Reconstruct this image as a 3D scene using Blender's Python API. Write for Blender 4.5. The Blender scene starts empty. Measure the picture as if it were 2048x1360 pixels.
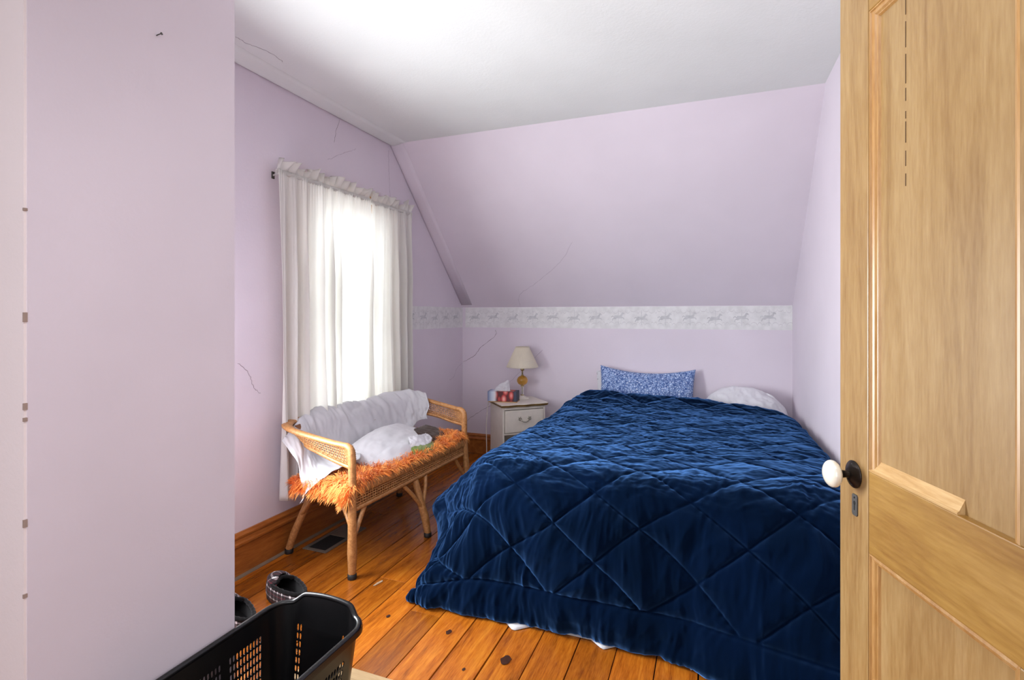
import bpy, bmesh, math, random
import numpy as np
from mathutils import Vector, Matrix

# ------------------------------------------------------------------ camera, world, lights
S = bpy.context.scene
COL = S.collection
random.seed(7)
F_PX, YAW, CY, CAM_H = 1029.28, math.radians(21.054), 631.55, 1.2
A_L, B_Y, C_R, H_C, KNEE, RUN = 2.046, 4.094, .542, 2.373, 1.274, 1.106   # left wall, back wall, right wall, ceiling, knee wall, slope run
FRONT = -1.3
cam = bpy.data.cameras.new('camera'); camo = bpy.data.objects.new('camera', cam); COL.objects.link(camo)
camo.location = (0, 0, CAM_H); camo.rotation_euler = (math.pi/2, 0, YAW)
cam.sensor_fit = 'HORIZONTAL'; cam.sensor_width = 36; cam.lens = F_PX/2048*36
cam.shift_y = -(680-CY)/2048; cam.clip_start = .02
S.camera = camo
S.view_settings.view_transform = 'Standard'; S.view_settings.look = 'None'
S.view_settings.exposure = 0.62; S.view_settings.gamma = 1.0; S.view_settings.use_curve_mapping = False
S.cycles.use_denoising = True
S.cycles.max_bounces = 10; S.cycles.diffuse_bounces = 6; S.cycles.transmission_bounces = 8; S.cycles.transparent_max_bounces = 8
S.cycles.sample_clamp_indirect = 8
W = bpy.data.worlds.new('overcast_sky'); S.world = W; W.use_nodes = True
W.node_tree.nodes['Background'].inputs[0].default_value = (.82, .9, 1, 1)
W.node_tree.nodes['Background'].inputs[1].default_value = 1.5

def area(name, loc, rot, sx, sy, power, color):
    l = bpy.data.lights.new(name, 'AREA'); l.shape = 'RECTANGLE'; l.size = sx; l.size_y = sy; l.energy = power; l.color = color
    o = bpy.data.objects.new(name, l); COL.objects.link(o); o.location = loc; o.rotation_euler = rot
    return o
def aimed(name, loc, d, sx, sy, power, color, spread=180):
    o = area(name, loc, Vector(d).to_track_quat('-Z', 'Y').to_euler(), sx, sy, power, color); o.data.spread = math.radians(spread); return o
def aimed(name, loc, d, sx, sy, power, color, spread=180):
    o = area(name, loc, Vector(d).to_track_quat('-Z', 'Y').to_euler(), sx, sy, power, color); o.data.spread = math.radians(spread); return o
def aimed(name, loc, d, sx, sy, power, color, spread=180):
    o = area(name, loc, Vector(d).to_track_quat('-Z', 'Y').to_euler(), sx, sy, power, color); o.data.spread = math.radians(spread); return o
def aimed(name, loc, d, sx, sy, power, color, spread=180):
    o = area(name, loc, Vector(d).to_track_quat('-Z', 'Y').to_euler(), sx, sy, power, color); o.data.spread = math.radians(spread); return o
def aimed(name, loc, d, sx, sy, power, color, spread=180):
    o = area(name, loc, Vector(d).to_track_quat('-Z', 'Y').to_euler(), sx, sy, power, color); o.data.spread = math.radians(spread); return o
def aimed(name, loc, d, sx, sy, power, color, spread=180):
    o = area(name, loc, Vector(d).to_track_quat('-Z', 'Y').to_euler(), sx, sy, power, color); o.data.spread = math.radians(spread); return o
def aimed(name, loc, d, sx, sy, power, color, spread=180):
    o = area(name, loc, Vector(d).to_track_quat('-Z', 'Y').to_euler(), sx, sy, power, color); o.data.spread = math.radians(spread); return o
def aimed(name, loc, d, sx, sy, power, color, spread=180):
    o = area(name, loc, Vector(d).to_track_quat('-Z', 'Y').to_euler(), sx, sy, power, color); o.data.spread = math.radians(spread); return o
def aimed(name, loc, d, sx, sy, power, color, spread=180):
    o = area(name, loc, Vector(d).to_track_quat('-Z', 'Y').to_euler(), sx, sy, power, color); o.data.spread = math.radians(spread); return o
def aimed(name, loc, d, sx, sy, power, color, spread=180):
    o = area(name, loc, Vector(d).to_track_quat('-Z', 'Y').to_euler(), sx, sy, power, color); o.data.spread = math.radians(spread); return o
def aimed(name, loc, d, sx, sy, power, color, spread=180):
    o = area(name, loc, Vector(d).to_track_quat('-Z', 'Y').to_euler(), sx, sy, power, color); o.data.spread = math.radians(spread); return o
def aimed(name, loc, d, sx, sy, power, color, spread=180):
    o = area(name, loc, Vector(d).to_track_quat('-Z', 'Y').to_euler(), sx, sy, power, color); o.data.spread = math.radians(spread); return o
def aimed(name, loc, d, sx, sy, power, color, spread=180):
    o = area(name, loc, Vector(d).to_track_quat('-Z', 'Y').to_euler(), sx, sy, power, color); o.data.spread = math.radians(spread); return o
def aimed(name, loc, d, sx, sy, power, color, spread=180):
    o = area(name, loc, Vector(d).to_track_quat('-Z', 'Y').to_euler(), sx, sy, power, color); o.data.spread = math.radians(spread); return o
def aimed(name, loc, d, sx, sy, power, color, spread=180):
    o = area(name, loc, Vector(d).to_track_quat('-Z', 'Y').to_euler(), sx, sy, power, color); o.data.spread = math.radians(spread); return o
def aimed(name, loc, d, sx, sy, power, color, spread=180):
    o = area(name, loc, Vector(d).to_track_quat('-Z', 'Y').to_euler(), sx, sy, power, color); o.data.spread = math.radians(spread); return o
area('window_daylight', (-2.56, 2.53, 1.25), (0, -math.pi/2, 0), 1.8, 1.9, 50, (.91, .96, 1))
aimed('alcove_fill_light', (-2.0, 1.38, 1.06), (1, .12, .0), .45, .95, 33, (.94, .985, 1), 150)  # unseen fill added to even out the light; no window stands here
aimed('room_end_fill_light', (-.35, -1.2, 1.2), (-.05, 1, .08), 1.3, 1.5, 16.5, (.93, .98, 1))  # added fill from behind the camera, with no window around it
aimed('overhead_fill_light', (-.2, .6, 2.34), (.0, .32, -1), .7, .7, 7.5, (.97, .99, 1), 130)  # added overhead fill to brighten upward faces; the room has no fixture

# ------------------------------------------------------------------ helpers
def lin(r, g, b):
    f = lambda v: (v/255/12.92) if v/255 <= .04045 else ((v/255+.055)/1.055)**2.4
    return (f(r), f(g), f(b), 1)

class NT:
    def __init__(s, name):
        s.m = bpy.data.materials.new(name); s.m.use_nodes = True
        s.t = s.m.node_tree; s.n = s.t.nodes; s.bsdf = s.n['Principled BSDF']; s.out = s.n['Material Output']
    def add(s, typ, **kw):
        n = s.n.new(typ)
        for k, v in kw.items():
            if k.startswith('i_'):
                n.inputs[k[2:].replace('_', ' ')].default_value = v
            else: setattr(n, k, v)
        return n
    def link(s, a, b): s.t.links.new(a, b)
    def coords(s, scale=(1, 1, 1), rand=False):
        tc = s.add('ShaderNodeTexCoord'); mp = s.add('ShaderNodeMapping'); mp.inputs['Scale'].default_value = scale
        src = tc.outputs['Object']
        if rand:
            oi = s.add('ShaderNodeObjectInfo'); ml = s.add('ShaderNodeMath', operation='MULTIPLY'); ml.inputs[1].default_value = 37
            s.link(oi.outputs['Random'], ml.inputs[0])
            ad = s.add('ShaderNodeVectorMath', operation='ADD'); s.link(src, ad.inputs[0]); s.link(ml.outputs[0], ad.inputs[1]); src = ad.outputs[0]
        s.link(src, mp.inputs['Vector']); return mp.outputs[0]
    def noise(s, vec, scale, detail=4, rough=.5, dist=0):
        n = s.add('ShaderNodeTexNoise'); n.inputs['Scale'].default_value = scale; n.inputs['Detail'].default_value = detail
        n.inputs['Roughness'].default_value = rough; n.inputs['Distortion'].default_value = dist
        s.link(vec, n.inputs['Vector']); return n.outputs['Fac']
    def ramp(s, fac, stops, interp='LINEAR'):
        r = s.add('ShaderNodeValToRGB'); e = r.color_ramp; e.interpolation = interp
        while len(e.elements) < len(stops): e.elements.new(.5)
        for el, (p, c) in zip(e.elements, stops): el.position = p; el.color = c
        s.link(fac, r.inputs[0]); return r.outputs[0]
    def mix(s, fac, a, b, mode='MIX'):
        m = s.add('ShaderNodeMix', data_type='RGBA', blend_type=mode)
        for sock, v in ((m.inputs[0], fac), (m.inputs[6], a), (m.inputs[7], b)):
            if hasattr(v, 'is_linked'): s.link(v, sock)
            else: sock.default_value = v
        return m.outputs[2]
    def math(s, op, a, b=None):
        m = s.add('ShaderNodeMath', operation=op)
        for sock, v in ((m.inputs[0], a), (m.inputs[1], b)):
            if v is None: continue
            if hasattr(v, 'is_linked'): s.link(v, sock)
            else: sock.default_value = v
        return m.outputs[0]
    def base(s, v):
        if hasattr(v, 'is_linked'): s.link(v, s.bsdf.inputs['Base Color'])
        else: s.bsdf.inputs['Base Color'].default_value = v
    def set(s, **kw):
        for k, v in kw.items(): s.bsdf.inputs[k.replace('_', ' ')].default_value = v
    def bump(s, h, strength=.3, dist=.01):
        b = s.add('ShaderNodeBump'); b.inputs['Strength'].default_value = strength; b.inputs['Distance'].default_value = dist
        s.link(h, b.inputs['Height']); s.link(b.outputs[0], s.bsdf.inputs['Normal'])

def simple(name, rgb, rough=.5, metal=0, var=.06, nscale=30, bump=0, **kw):
    t = NT(name); v = t.coords(); n = t.noise(v, nscale)
    c = lin(*rgb); d = tuple(x*(1-var*3) for x in c[:3])+(1,)
    t.base(t.ramp(n, [(.3, d), (.65, c)])); t.set(Roughness=rough, Metallic=metal, **kw)
    if bump: t.bump(n, bump, .003)
    return t.m

def paint(name, rgb, rough=.75, relief=.12):
    t = NT(name); v = t.coords()
    n1 = t.noise(v, 2.2, 3); n2 = t.noise(v, 95, 3, .6); n3 = t.noise(v, 18, 2)
    c = lin(*rgb); d = tuple(x*.95 for x in c[:3])+(1,)
    t.base(t.ramp(n1, [(.35, d), (.65, c)])); t.set(Roughness=rough, Specular_IOR_Level=.3)
    t.bump(t.math('ADD', n2, t.math('MULTIPLY', n3, .7)), relief, .004)
    return t.m

def wood(name, dark, mid, light, stretch=(9, 1, 9), scale=3.5, rough=.4, coat=0, knots=0, rand=True, spread=.25, bump=.05):
    t = NT(name); v = t.coords(stretch, rand)
    g = t.noise(v, scale, 5, .6, .8); f = t.noise(v, scale*9, 3, .6)
    col = t.ramp(g, [(.28, lin(*dark)), (.5, lin(*mid)), (.72, lin(*light))])
    col = t.mix(.35, col, t.ramp(f, [(.3, lin(*dark)), (.7, lin(*light))]), 'MIX')
    oi = t.add('ShaderNodeObjectInfo'); mr = t.add('ShaderNodeMapRange')
    mr.inputs['To Min'].default_value = 1-spread; mr.inputs['To Max'].default_value = 1+spread*.6
    t.link(oi.outputs['Random'], mr.inputs['Value'])
    cb = t.add('ShaderNodeCombineColor'); [t.link(mr.outputs[0], cb.inputs[k]) for k in range(3)]
    col = t.mix(1, col, cb.outputs[0], 'MULTIPLY')
    if knots:
        kv = t.coords((1.6, .55, 1), rand); vo = t.add('ShaderNodeTexVoronoi'); vo.inputs['Scale'].default_value = knots
        t.link(kv, vo.inputs['Vector'])
        k = t.ramp(vo.outputs['Distance'], [(.0, (1, 1, 1, 1)), (.035, (.85, .85, .85, 1)), (.07, (0, 0, 0, 1))])
        col = t.mix(k, col, lin(52, 24, 8))
    t.base(col); t.set(Roughness=rough, Coat_Weight=coat, Coat_Roughness=.22)
    t.bump(f, bump, .002)
    return t.m

def fabric(name, rgb, rough=.9, sheen=.2, trans=0, var=.04, weave=350):
    t = NT(name); v = t.coords(); n = t.noise(v, 6, 3); w = t.noise(v, weave, 2)
    c = lin(*rgb); d = tuple(x*(1-var*3) for x in c[:3])+(1,)
    col = t.ramp(n, [(.3, d), (.65, c)]); t.base(col)
    t.set(Roughness=rough, Sheen_Weight=sheen, Specular_IOR_Level=.2); t.bump(w, .08, .001)
    if trans:
        tr = t.add('ShaderNodeBsdfTranslucent'); t.link(col, tr.inputs[0])
        mx = t.add('ShaderNodeMixShader'); mx.inputs[0].default_value = trans
        t.link(t.bsdf.outputs[0], mx.inputs[1]); t.link(tr.outputs[0], mx.inputs[2]); t.link(mx.outputs[0], t.out.inputs[0])
    return t.m

def link_obj(name, me, m=None, parent=None, loc=None, rz=None):
    o = bpy.data.objects.new(name, me); COL.objects.link(o)
    if m is not None and not me.materials:
        for mm in (m if isinstance(m, (list, tuple)) else [m]): me.materials.append(mm)
    if parent is not None: o.parent = parent
    if loc is not None: o.location = loc
    if rz is not None: o.rotation_euler = (0, 0, rz)
    return o
def empty(name, loc=(0, 0, 0), rz=0):
    o = bpy.data.objects.new(name, None); COL.objects.link(o); o.location = loc; o.rotation_euler = (0, 0, rz); o.empty_display_size = .1
    return o
def tag(o, label=None, cat=None, group=None, kind=None):
    for k, v in (('label', label), ('category', cat), ('group', group), ('kind', kind)):
        if v: o[k] = v
    return o

class MB:
    """collects shapes into one mesh"""
    def __init__(s): s.v = []; s.f = []; s.sm = []
    def add(s, v, f, smooth=False):
        o = len(s.v); s.v += [tuple(map(float, q)) for q in v]; s.f += [tuple(i+o for i in q) for q in f]; s.sm += [smooth]*len(f)
        return s
    def box(s, lo, hi, bev=0, M=None):
        bm = bmesh.new(); bmesh.ops.create_cube(bm, size=1)
        lo = Vector(lo); hi = Vector(hi); c = (lo+hi)/2; d = hi-lo
        for q in bm.verts: q.co = Vector((q.co.x*d.x, q.co.y*d.y, q.co.z*d.z))+c
        if bev: bmesh.ops.bevel(bm, geom=bm.edges[:], offset=bev, segments=2, affect='EDGES', profile=.6)
        if M is not None: bm.transform(M)
        bm.verts.index_update()
        s.add([q.co for q in bm.verts], [[q.index for q in f.verts] for f in bm.faces], False); bm.free(); return s
    def prism(s, poly, d):
        """poly: list of 3D points (planar), extruded by vector d"""
        n = len(poly); d = Vector(d); a = [Vector(q) for q in poly]
        s.add(a+[q+d for q in a], [tuple(range(n)), tuple(range(2*n-1, n-1, -1))]+[((i+1) % n, i, n+i, n+(i+1) % n) for i in range(n)]); return s
    def grid(s, P, closed_u=False, closed_v=False, smooth=True):
        P = np.asarray(P, float); nu, nv = P.shape[:2]
        f = []
        for i in range(nu if closed_u else nu-1):
            for j in range(nv if closed_v else nv-1):
                f.append((i*nv+j, ((i+1) % nu)*nv+j, ((i+1) % nu)*nv+(j+1) % nv, i*nv+(j+1) % nv))
        s.add(P.reshape(-1, 3), f, smooth); return s
    def tube(s, pts, r, n=8, closed=False, cap=True, flat=1, up=None):
        pts = [Vector(q) for q in pts]; m = len(pts); rr = r if hasattr(r, '__len__') else [r]*m
        rings = []; ref = Vector(up) if up else None
        for i, q in enumerate(pts):
            a = pts[(i-1) % m] if (closed or i > 0) else q; b = pts[(i+1) % m] if (closed or i < m-1) else q
            t = (b-a).normalized() if (b-a).length > 1e-9 else Vector((0, 0, 1))
            if ref is None: ref = Vector((0, 0, 1)) if abs(t.z) < .9 else Vector((1, 0, 0))
            x = (ref-t*ref.dot(t)).normalized(); y = t.cross(x)
            if up is None: ref = x
            rings.append([q+x*math.cos(k*2*math.pi/n)*rr[i]*flat+y*math.sin(k*2*math.pi/n)*rr[i] for k in range(n)])
        s.grid(np.array([[list(c) for c in g] for g in rings]), closed_u=closed, closed_v=True)
        if cap and not closed:
            o = len(s.v)-m*n
            s.f += [tuple(o+k for k in range(n-1, -1, -1)), tuple(o+(m-1)*n+k for k in range(n))]; s.sm += [False, False]
        return s
    def lathe(s, prof, n=24, c=(0, 0, 0), M=None):
        P = [[[r*math.cos(k*2*math.pi/n), r*math.sin(k*2*math.pi/n), z] for k in range(n)] for r, z in prof]
        P = np.array(P)+np.array(c)
        if M is not None: P = np.array([[list(M @ Vector(q)) for q in row] for row in P])
        s.grid(P, closed_v=True); return s
    def build(s, name, m=None, parent=None, loc=None, rz=None, sub=0, solid=0):
        me = bpy.data.meshes.new(name); me.from_pydata(s.v, [], s.f); me.polygons.foreach_set('use_smooth', s.sm)
        me.update()
        bm = bmesh.new(); bm.from_mesh(me); bmesh.ops.recalc_face_normals(bm, faces=bm.faces[:]); bm.to_mesh(me); bm.free()
        o = link_obj(name, me, m, parent, loc, rz)
        if solid:
            q = o.modifiers.new('solid', 'SOLIDIFY'); q.thickness = solid; q.offset = 0
        if sub:
            q = o.modifiers.new('sub', 'SUBSURF'); q.levels = sub; q.render_levels = sub
        return o

def vnoise(x, y, seed=0):
    """smooth 2D gradient noise, about -1..1"""
    x = np.asarray(x, float); y = np.asarray(y, float); xi = np.floor(x).astype(int); yi = np.floor(y).astype(int); xf = x-xi; yf = y-yi
    def g(ix, iy, dx, dy):
        h = (ix*374761393+iy*668265263+seed*144269) & 0x7fffffff; h = ((h ^ (h >> 13))*1274126177) & 0x7fffffff; h = h ^ (h >> 16)
        a = (h % 4096)/4096*2*np.pi; return np.cos(a)*dx+np.sin(a)*dy
    u = xf*xf*xf*(xf*(xf*6-15)+10); v = yf*yf*yf*(yf*(yf*6-15)+10)
    n0 = g(xi, yi, xf, yf)*(1-u)+g(xi+1, yi, xf-1, yf)*u; n1 = g(xi, yi+1, xf, yf-1)*(1-u)+g(xi+1, yi+1, xf-1, yf-1)*u
    return (n0*(1-v)+n1*v)*1.5
def fbm(x, y, seed=0, o=3): return sum(vnoise(x*2**k, y*2**k, seed+k)/2**k for k in range(o))

def crom(C, n):
    """Catmull-Rom through control points along axis 0"""
    C = np.asarray(C, float); m = len(C); t = np.linspace(0, m-1, n); i = np.minimum(t.astype(int), m-2); f = (t-i).reshape((-1,)+(1,)*(C.ndim-1))
    p0 = C[np.maximum(i-1, 0)]; p1 = C[i]; p2 = C[i+1]; p3 = C[np.minimum(i+2, m-1)]
    return .5*(2*p1+(p2-p0)*f+(2*p0-5*p1+4*p2-p3)*f*f+(3*p1-p0-3*p2+p3)*f**3)
def net(C, nu, nv):
    P = crom(C, nu); return np.swapaxes(crom(np.swapaxes(P, 0, 1), nv), 0, 1)
def normals(P):
    du = np.gradient(P, axis=0); dv = np.gradient(P, axis=1); n = np.cross(du, dv); return n/(np.linalg.norm(n, axis=2, keepdims=True)+1e-9)
def curve(pts, n): return [tuple(q) for q in crom(np.array(pts, float), n)]

# ------------------------------------------------------------------ materials
M = {}
M['lilac'] = paint('lilac_wall_paint', (220, 211, 221))
M['ceil'] = paint('white_ceiling_paint', (223, 226, 225), relief=.2)
M['pale'] = paint('lit_side_paint', (236, 226, 226))  # stronger light on the chase end, put into the wall colour
M['plank'] = wood('amber_pine_boards', (104, 45, 9), (164, 86, 18), (198, 122, 36), (11, 1, 11), 2.6, .27, .55, 2.2, True, .3)
M['gap'] = simple('dark_floor_gap', (30, 18, 10), .9)
M['baseboard'] = wood('stained_baseboard_wood', (120, 62, 18), (160, 92, 36), (186, 116, 52), (8, 1, 8), 3, .35, .3, 0, False, 0)
M['threshold'] = wood('worn_pale_threshold_wood', (140, 112, 76), (166, 138, 100), (184, 158, 120), (1, 10, 8), 3, .5, 0, 0, False, 0)
M['door'] = wood('honey_pine_door', (122, 87, 41), (150, 118, 70), (166, 137, 92), (9, 9, 1), 2.2, .38, .25, 0, True, .08)
M['door_rail'] = wood('honey_pine_rail', (128, 86, 29), (155, 116, 48), (172, 134, 70), (1, 9, 9), 2.2, .38, .25, 0, True, .08)
M['moulding'] = wood('worn_pine_moulding', (138, 92, 42), (166, 122, 64), (186, 150, 100), (9, 9, 1), 3, .4, .2, 0, False, 0)
M['rattan'] = wood('honey_rattan', (126, 78, 38), (178, 122, 68), (208, 156, 100), (30, 30, 30), 2, .5, .15, 0, False, 0, .1)
M['rattan_dark'] = wood('brown_rattan_core', (84, 46, 20), (120, 72, 34), (146, 94, 50), (30, 30, 30), 2, .5, .1, 0, False, 0, .1)
M['black_rubber'] = simple('black_rubber', (22, 20, 20), .6)
M['black_plastic'] = simple('black_plastic', (13, 13, 15), .3, bump=.02)
M['white_furniture'] = simple('antique_white_lacquer', (226, 219, 208), .4, var=.02)
M['gold'] = simple('aged_gold_trim', (136, 108, 62), .42, .5, .08)
M['brass'] = simple('polished_brass', (200, 184, 140), .22, .9)
M['silver'] = simple('aged_silver_pull', (190, 184, 170), .38, .75, .1, 80)
M['bronze'] = simple('dark_bronze', (52, 46, 42), .34, .75, .08)
M['iron'] = simple('grey_steel_plate', (92, 90, 88), .45, .6, .08)
M['porcelain'] = simple('cream_porcelain', (228, 224, 210), .12, var=.01, Coat_Weight=.6)
M['white_cloth'] = fabric('white_cotton', (212, 212, 216), trans=.12)
M['white_pillow'] = fabric('white_pillowcase', (218, 218, 223))
M['curtain'] = fabric('ivory_sheer_curtain', (238, 237, 233), .9, .05, .45, .01)
M['shade'] = fabric('cream_pleated_shade', (236, 228, 210), .85, .1, .3)
M['green'] = fabric('olive_green_satin', (112, 132, 62), .45, .3)
M['brown'] = fabric('dark_brown_cloth', (58, 38, 26), .9)
M['casing'] = wood('golden_oak_casing', (150, 92, 34), (190, 128, 58), (210, 152, 80), (8, 8, 1), 3, .4, .2, 0, False, 0)
M['sash'] = simple('white_sash_paint', (224, 222, 216), .45)
M['crack'] = simple('dull_plaster_crack', (126, 108, 120), .9)  # dull mauve tone of the crack lines
M['pencil'] = simple('faint_crack', (168, 152, 168), .9)
M['register'] = simple('grey_painted_metal', (122, 112, 98), .5, .3)
M['dark_void'] = simple('dark_duct', (10, 9, 8), .8)
M['cord'] = simple('white_cord', (220, 216, 206), .5)
M['fleece'] = fabric('black_fleece', (15, 13, 14), 1, .08, 0, .1, 120)
M['tan'] = simple('tan_card', (186, 148, 100), .7)

# thin glass: mostly clear with a faint reflection
t = NT('window_glass'); tr = t.add('ShaderNodeBsdfTransparent'); gl = t.add('ShaderNodeBsdfGlossy'); gl.inputs['Roughness'].default_value = .02
mx = t.add('ShaderNodeMixShader'); mx.inputs[0].default_value = .06; t.link(tr.outputs[0], mx.inputs[1]); t.link(gl.outputs[0], mx.inputs[2]); t.link(mx.outputs[0], t.out.inputs[0]); M['glass'] = t.m
# amber glass ball
t = NT('amber_glass'); t.base(lin(214, 164, 70)); t.set(Roughness=.05, Transmission_Weight=.75, IOR=1.45); M['amber'] = t.m
t = NT('clear_acrylic'); t.base(lin(236, 236, 226)); t.set(Roughness=.05, Transmission_Weight=.8, IOR=1.4); M['acrylic'] = t.m
# navy comforter
t = NT('navy_microfibre'); v = t.coords(); n = t.noise(v, 5, 3); w = t.noise(v, 240, 2)
t.base(t.ramp(n, [(.3, lin(2, 9, 25)), (.7, lin(3, 13, 34))])); t.set(Roughness=.6, Specular_IOR_Level=.0, Sheen_Weight=1.0, Sheen_Roughness=.4)
t.bsdf.inputs['Sheen Tint'].default_value = lin(84, 132, 196); t.bump(w, .05, .001)
sb = t.add('ShaderNodeBsdfSheen'); sb.inputs['Color'].default_value = lin(46, 74, 114); sb.inputs['Roughness'].default_value = .45   # brushed microfibre nap
ad = t.add('ShaderNodeAddShader'); t.link(t.bsdf.outputs[0], ad.inputs[0]); t.link(sb.outputs[0], ad.inputs[1]); t.link(ad.outputs[0], t.out.inputs[0]); M['navy'] = t.m
# blue floral pillow
t = NT('blue_floral_print'); v = t.coords(); vo = t.add('ShaderNodeTexVoronoi', feature='DISTANCE_TO_EDGE'); vo.inputs['Scale'].default_value = 62
nz = t.noise(v, 30, 3); wv = t.add('ShaderNodeVectorMath', operation='ADD'); t.link(v, wv.inputs[0])
sc = t.add('ShaderNodeVectorMath', operation='SCALE'); sc.inputs['Scale'].default_value = .03; t.link(nz, sc.inputs[0]); t.link(sc.outputs[0], wv.inputs[1]); t.link(wv.outputs[0], vo.inputs['Vector'])
a = t.ramp(vo.outputs['Distance'], [(.03, lin(44, 72, 132)), (.12, lin(104, 138, 196)), (.3, lin(206, 220, 240))])
b2 = t.ramp(t.noise(v, 55, 2), [(.42, lin(46, 74, 134)), (.58, lin(160, 184, 222))])
t.base(t.mix(.4, a, b2)); t.set(Roughness=.9, Sheen_Weight=.1); M['floral'] = t.m
# orange fur
def furmat(name, a, b):
    t = NT(name); v = t.coords(); n = t.noise(v, 14, 3); t.base(t.ramp(n, [(.3, lin(*a)), (.68, lin(*b))])); t.set(Roughness=.7, Sheen_Weight=.2); return t.m
M['fur'] = furmat('orange_fur', (234, 124, 32), (250, 176, 88))
M['fur_back'] = furmat('orange_fur_backing', (196, 92, 22), (222, 122, 40))
# tartan
t = NT('dark_tartan'); tc = t.add('ShaderNodeTexCoord'); sp = t.add('ShaderNodeSeparateXYZ'); t.link(tc.outputs['Object'], sp.inputs[0])
def bands(o, k, ph): return t.math('FRACT', t.math('ADD', t.math('MULTIPLY', o, k), ph))
def stripe(fr, lo, hi): return t.math('MULTIPLY', t.math('GREATER_THAN', fr, lo), t.math('LESS_THAN', fr, hi))
ang = t.math('ARCTAN2', sp.outputs[1], sp.outputs[0])
fx = bands(ang, 2.2, .2); fz = bands(sp.outputs[2], 30, .3)
col = t.mix(stripe(fx, .0, .5), lin(24, 16, 20), lin(44, 25, 31)); col = t.mix(stripe(fz, 0, .45), col, lin(22, 15, 19))
red = t.math('MAXIMUM', stripe(fx, .72, .76), stripe(fz, .7, .76)); col = t.mix(red, col, lin(104, 30, 40))
wh = t.math('MAXIMUM', stripe(fx, .2, .3), stripe(fz, .1, .26)); col = t.mix(t.math('MULTIPLY', wh, .22), col, lin(220, 205, 205))
col = t.mix(t.math('MULTIPLY', stripe(fx, .2, .34), stripe(fz, .08, .32)), col, lin(236, 226, 226))
t.base(col); t.set(Roughness=.95, Sheen_Weight=.05); M['tartan'] = t.m
# tissue box print
t = NT('tissue_box_print'); v = t.coords(); vo = t.add('ShaderNodeTexVoronoi'); vo.inputs['Scale'].default_value = 26; t.link(t.coords((1, 1, .6)), vo.inputs['Vector'])
fl = t.ramp(vo.outputs['Distance'], [(.1, lin(232, 170, 160)), (.42, lin(196, 66, 62)), (.62, lin(84, 18, 24))])
tc = t.add('ShaderNodeTexCoord'); sp = t.add('ShaderNodeSeparateXYZ'); t.link(tc.outputs['Object'], sp.inputs[0])
gr = t.ramp(t.math('ADD', t.math('MULTIPLY', sp.outputs[0], 4.2), .5), [(.0, lin(60, 84, 140)), (.16, lin(196, 206, 224)), (.27, lin(226, 226, 232)), (.34, (0, 0, 0, 1)), (.85, (0, 0, 0, 1)), (.92, lin(56, 62, 86)), (1, lin(40, 44, 62))])
mk = t.ramp(t.math('ADD', t.math('MULTIPLY', sp.outputs[0], 4.2), .5), [(.24, (1, 1, 1, 1)), (.36, (0, 0, 0, 1)), (.84, (0, 0, 0, 1)), (.9, (1, 1, 1, 1))])
t.base(t.mix(mk, fl, gr)); t.set(Roughness=.5); M['tissue_print'] = t.m
# border paper
t = NT('wallpaper_border'); v = t.coords((1, 1, 1)); n = t.noise(v, 24, 3); t.base(t.ramp(n, [(.35, lin(214, 214, 214)), (.65, lin(226, 226, 226))])); t.set(Roughness=.6); M['border'] = t.m
M['border_print'] = simple('border_grey_print', (203, 204, 206), .6)
M['border_line'] = simple('border_line_print', (206, 204, 206), .6)

# ------------------------------------------------------------------ room shell
T = .12
WY0, WY1, WZ0, WZ1 = 2.17, 2.90, .62, 1.86       # window opening
BS = B_Y-RUN
m = MB(); X = -A_L
def yz(*pts): m.prism([(X, y, z) for y, z in pts], (-T, 0, 0))
yz((FRONT, 0), (WY0, 0), (WY0, H_C), (FRONT, H_C)); yz((WY0, 0), (WY1, 0), (WY1, WZ0), (WY0, WZ0)); yz((WY0, WZ1), (WY1, WZ1), (WY1, H_C), (WY0, H_C))
yz((WY1, 0), (B_Y+T, 0), (B_Y+T, KNEE), (B_Y, KNEE), (BS, H_C), (WY1, H_C))
wall_left = tag(m.build('wall_left', M['lilac']), kind='structure')
m = MB(); m.box((-A_L-T, B_Y, 0), (C_R+T, B_Y+T, KNEE+.02)); wall_back = tag(m.build('wall_back', M['lilac']), kind='structure')
m = MB(); nrm = Vector((0, H_C-KNEE, RUN)).normalized()*T
m.prism([(-A_L-T, B_Y, KNEE), (-A_L-T, BS, H_C), (C_R+T, BS, H_C), (C_R+T, B_Y, KNEE)], nrm); wall_sloped = tag(m.build('wall_sloped', M['lilac']), kind='structure')
m = MB(); m.prism([(C_R, y, z) for y, z in ((FRONT, 0), (B_Y+T, 0), (B_Y+T, KNEE), (B_Y, KNEE), (BS, H_C), (FRONT, H_C))], (T, 0, 0)); wall_right = tag(m.build('wall_right', M['lilac']), kind='structure')
m = MB(); m.box((-A_L-T, FRONT-T, 0), (C_R+T, FRONT, H_C)); tag(m.build('wall_front', M['lilac']), kind='structure')
m = MB(); m.box((-A_L-T, FRONT-T, H_C), (C_R+T, BS+.05, H_C+T)); tag(m.build('ceiling', M['ceil']), kind='structure')
# chimney chase on the left: one lilac side, one side coloured lighter to look lit
CX, CY0, CY1 = -1.322, .634, 1.134
m = MB(); m.box((-A_L-.02, CY0+.001, 0), (CX, CY1, H_C)); wall_chase = tag(m.build('wall_chase', M['lilac']), kind='structure')
m = MB(); m.box((-A_L-.02, CY0-.004, 0), (CX-.002, CY0+.001, H_C)); m.build('end_face', M['pale'], wall_chase)
m = MB()
for z, h in ((1.197, .02), (1.012, .014), (.985, .008), (.77, .016), (.62, .008), (1.42, .006)): m.box((CX-.003, CY0-.0055, z-h/2), (CX+.0006, CY0+.0015, z+h/2))
m.build('chipped_corner', simple('bare_plaster_chip', (164, 144, 134), .9), wall_chase)
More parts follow.
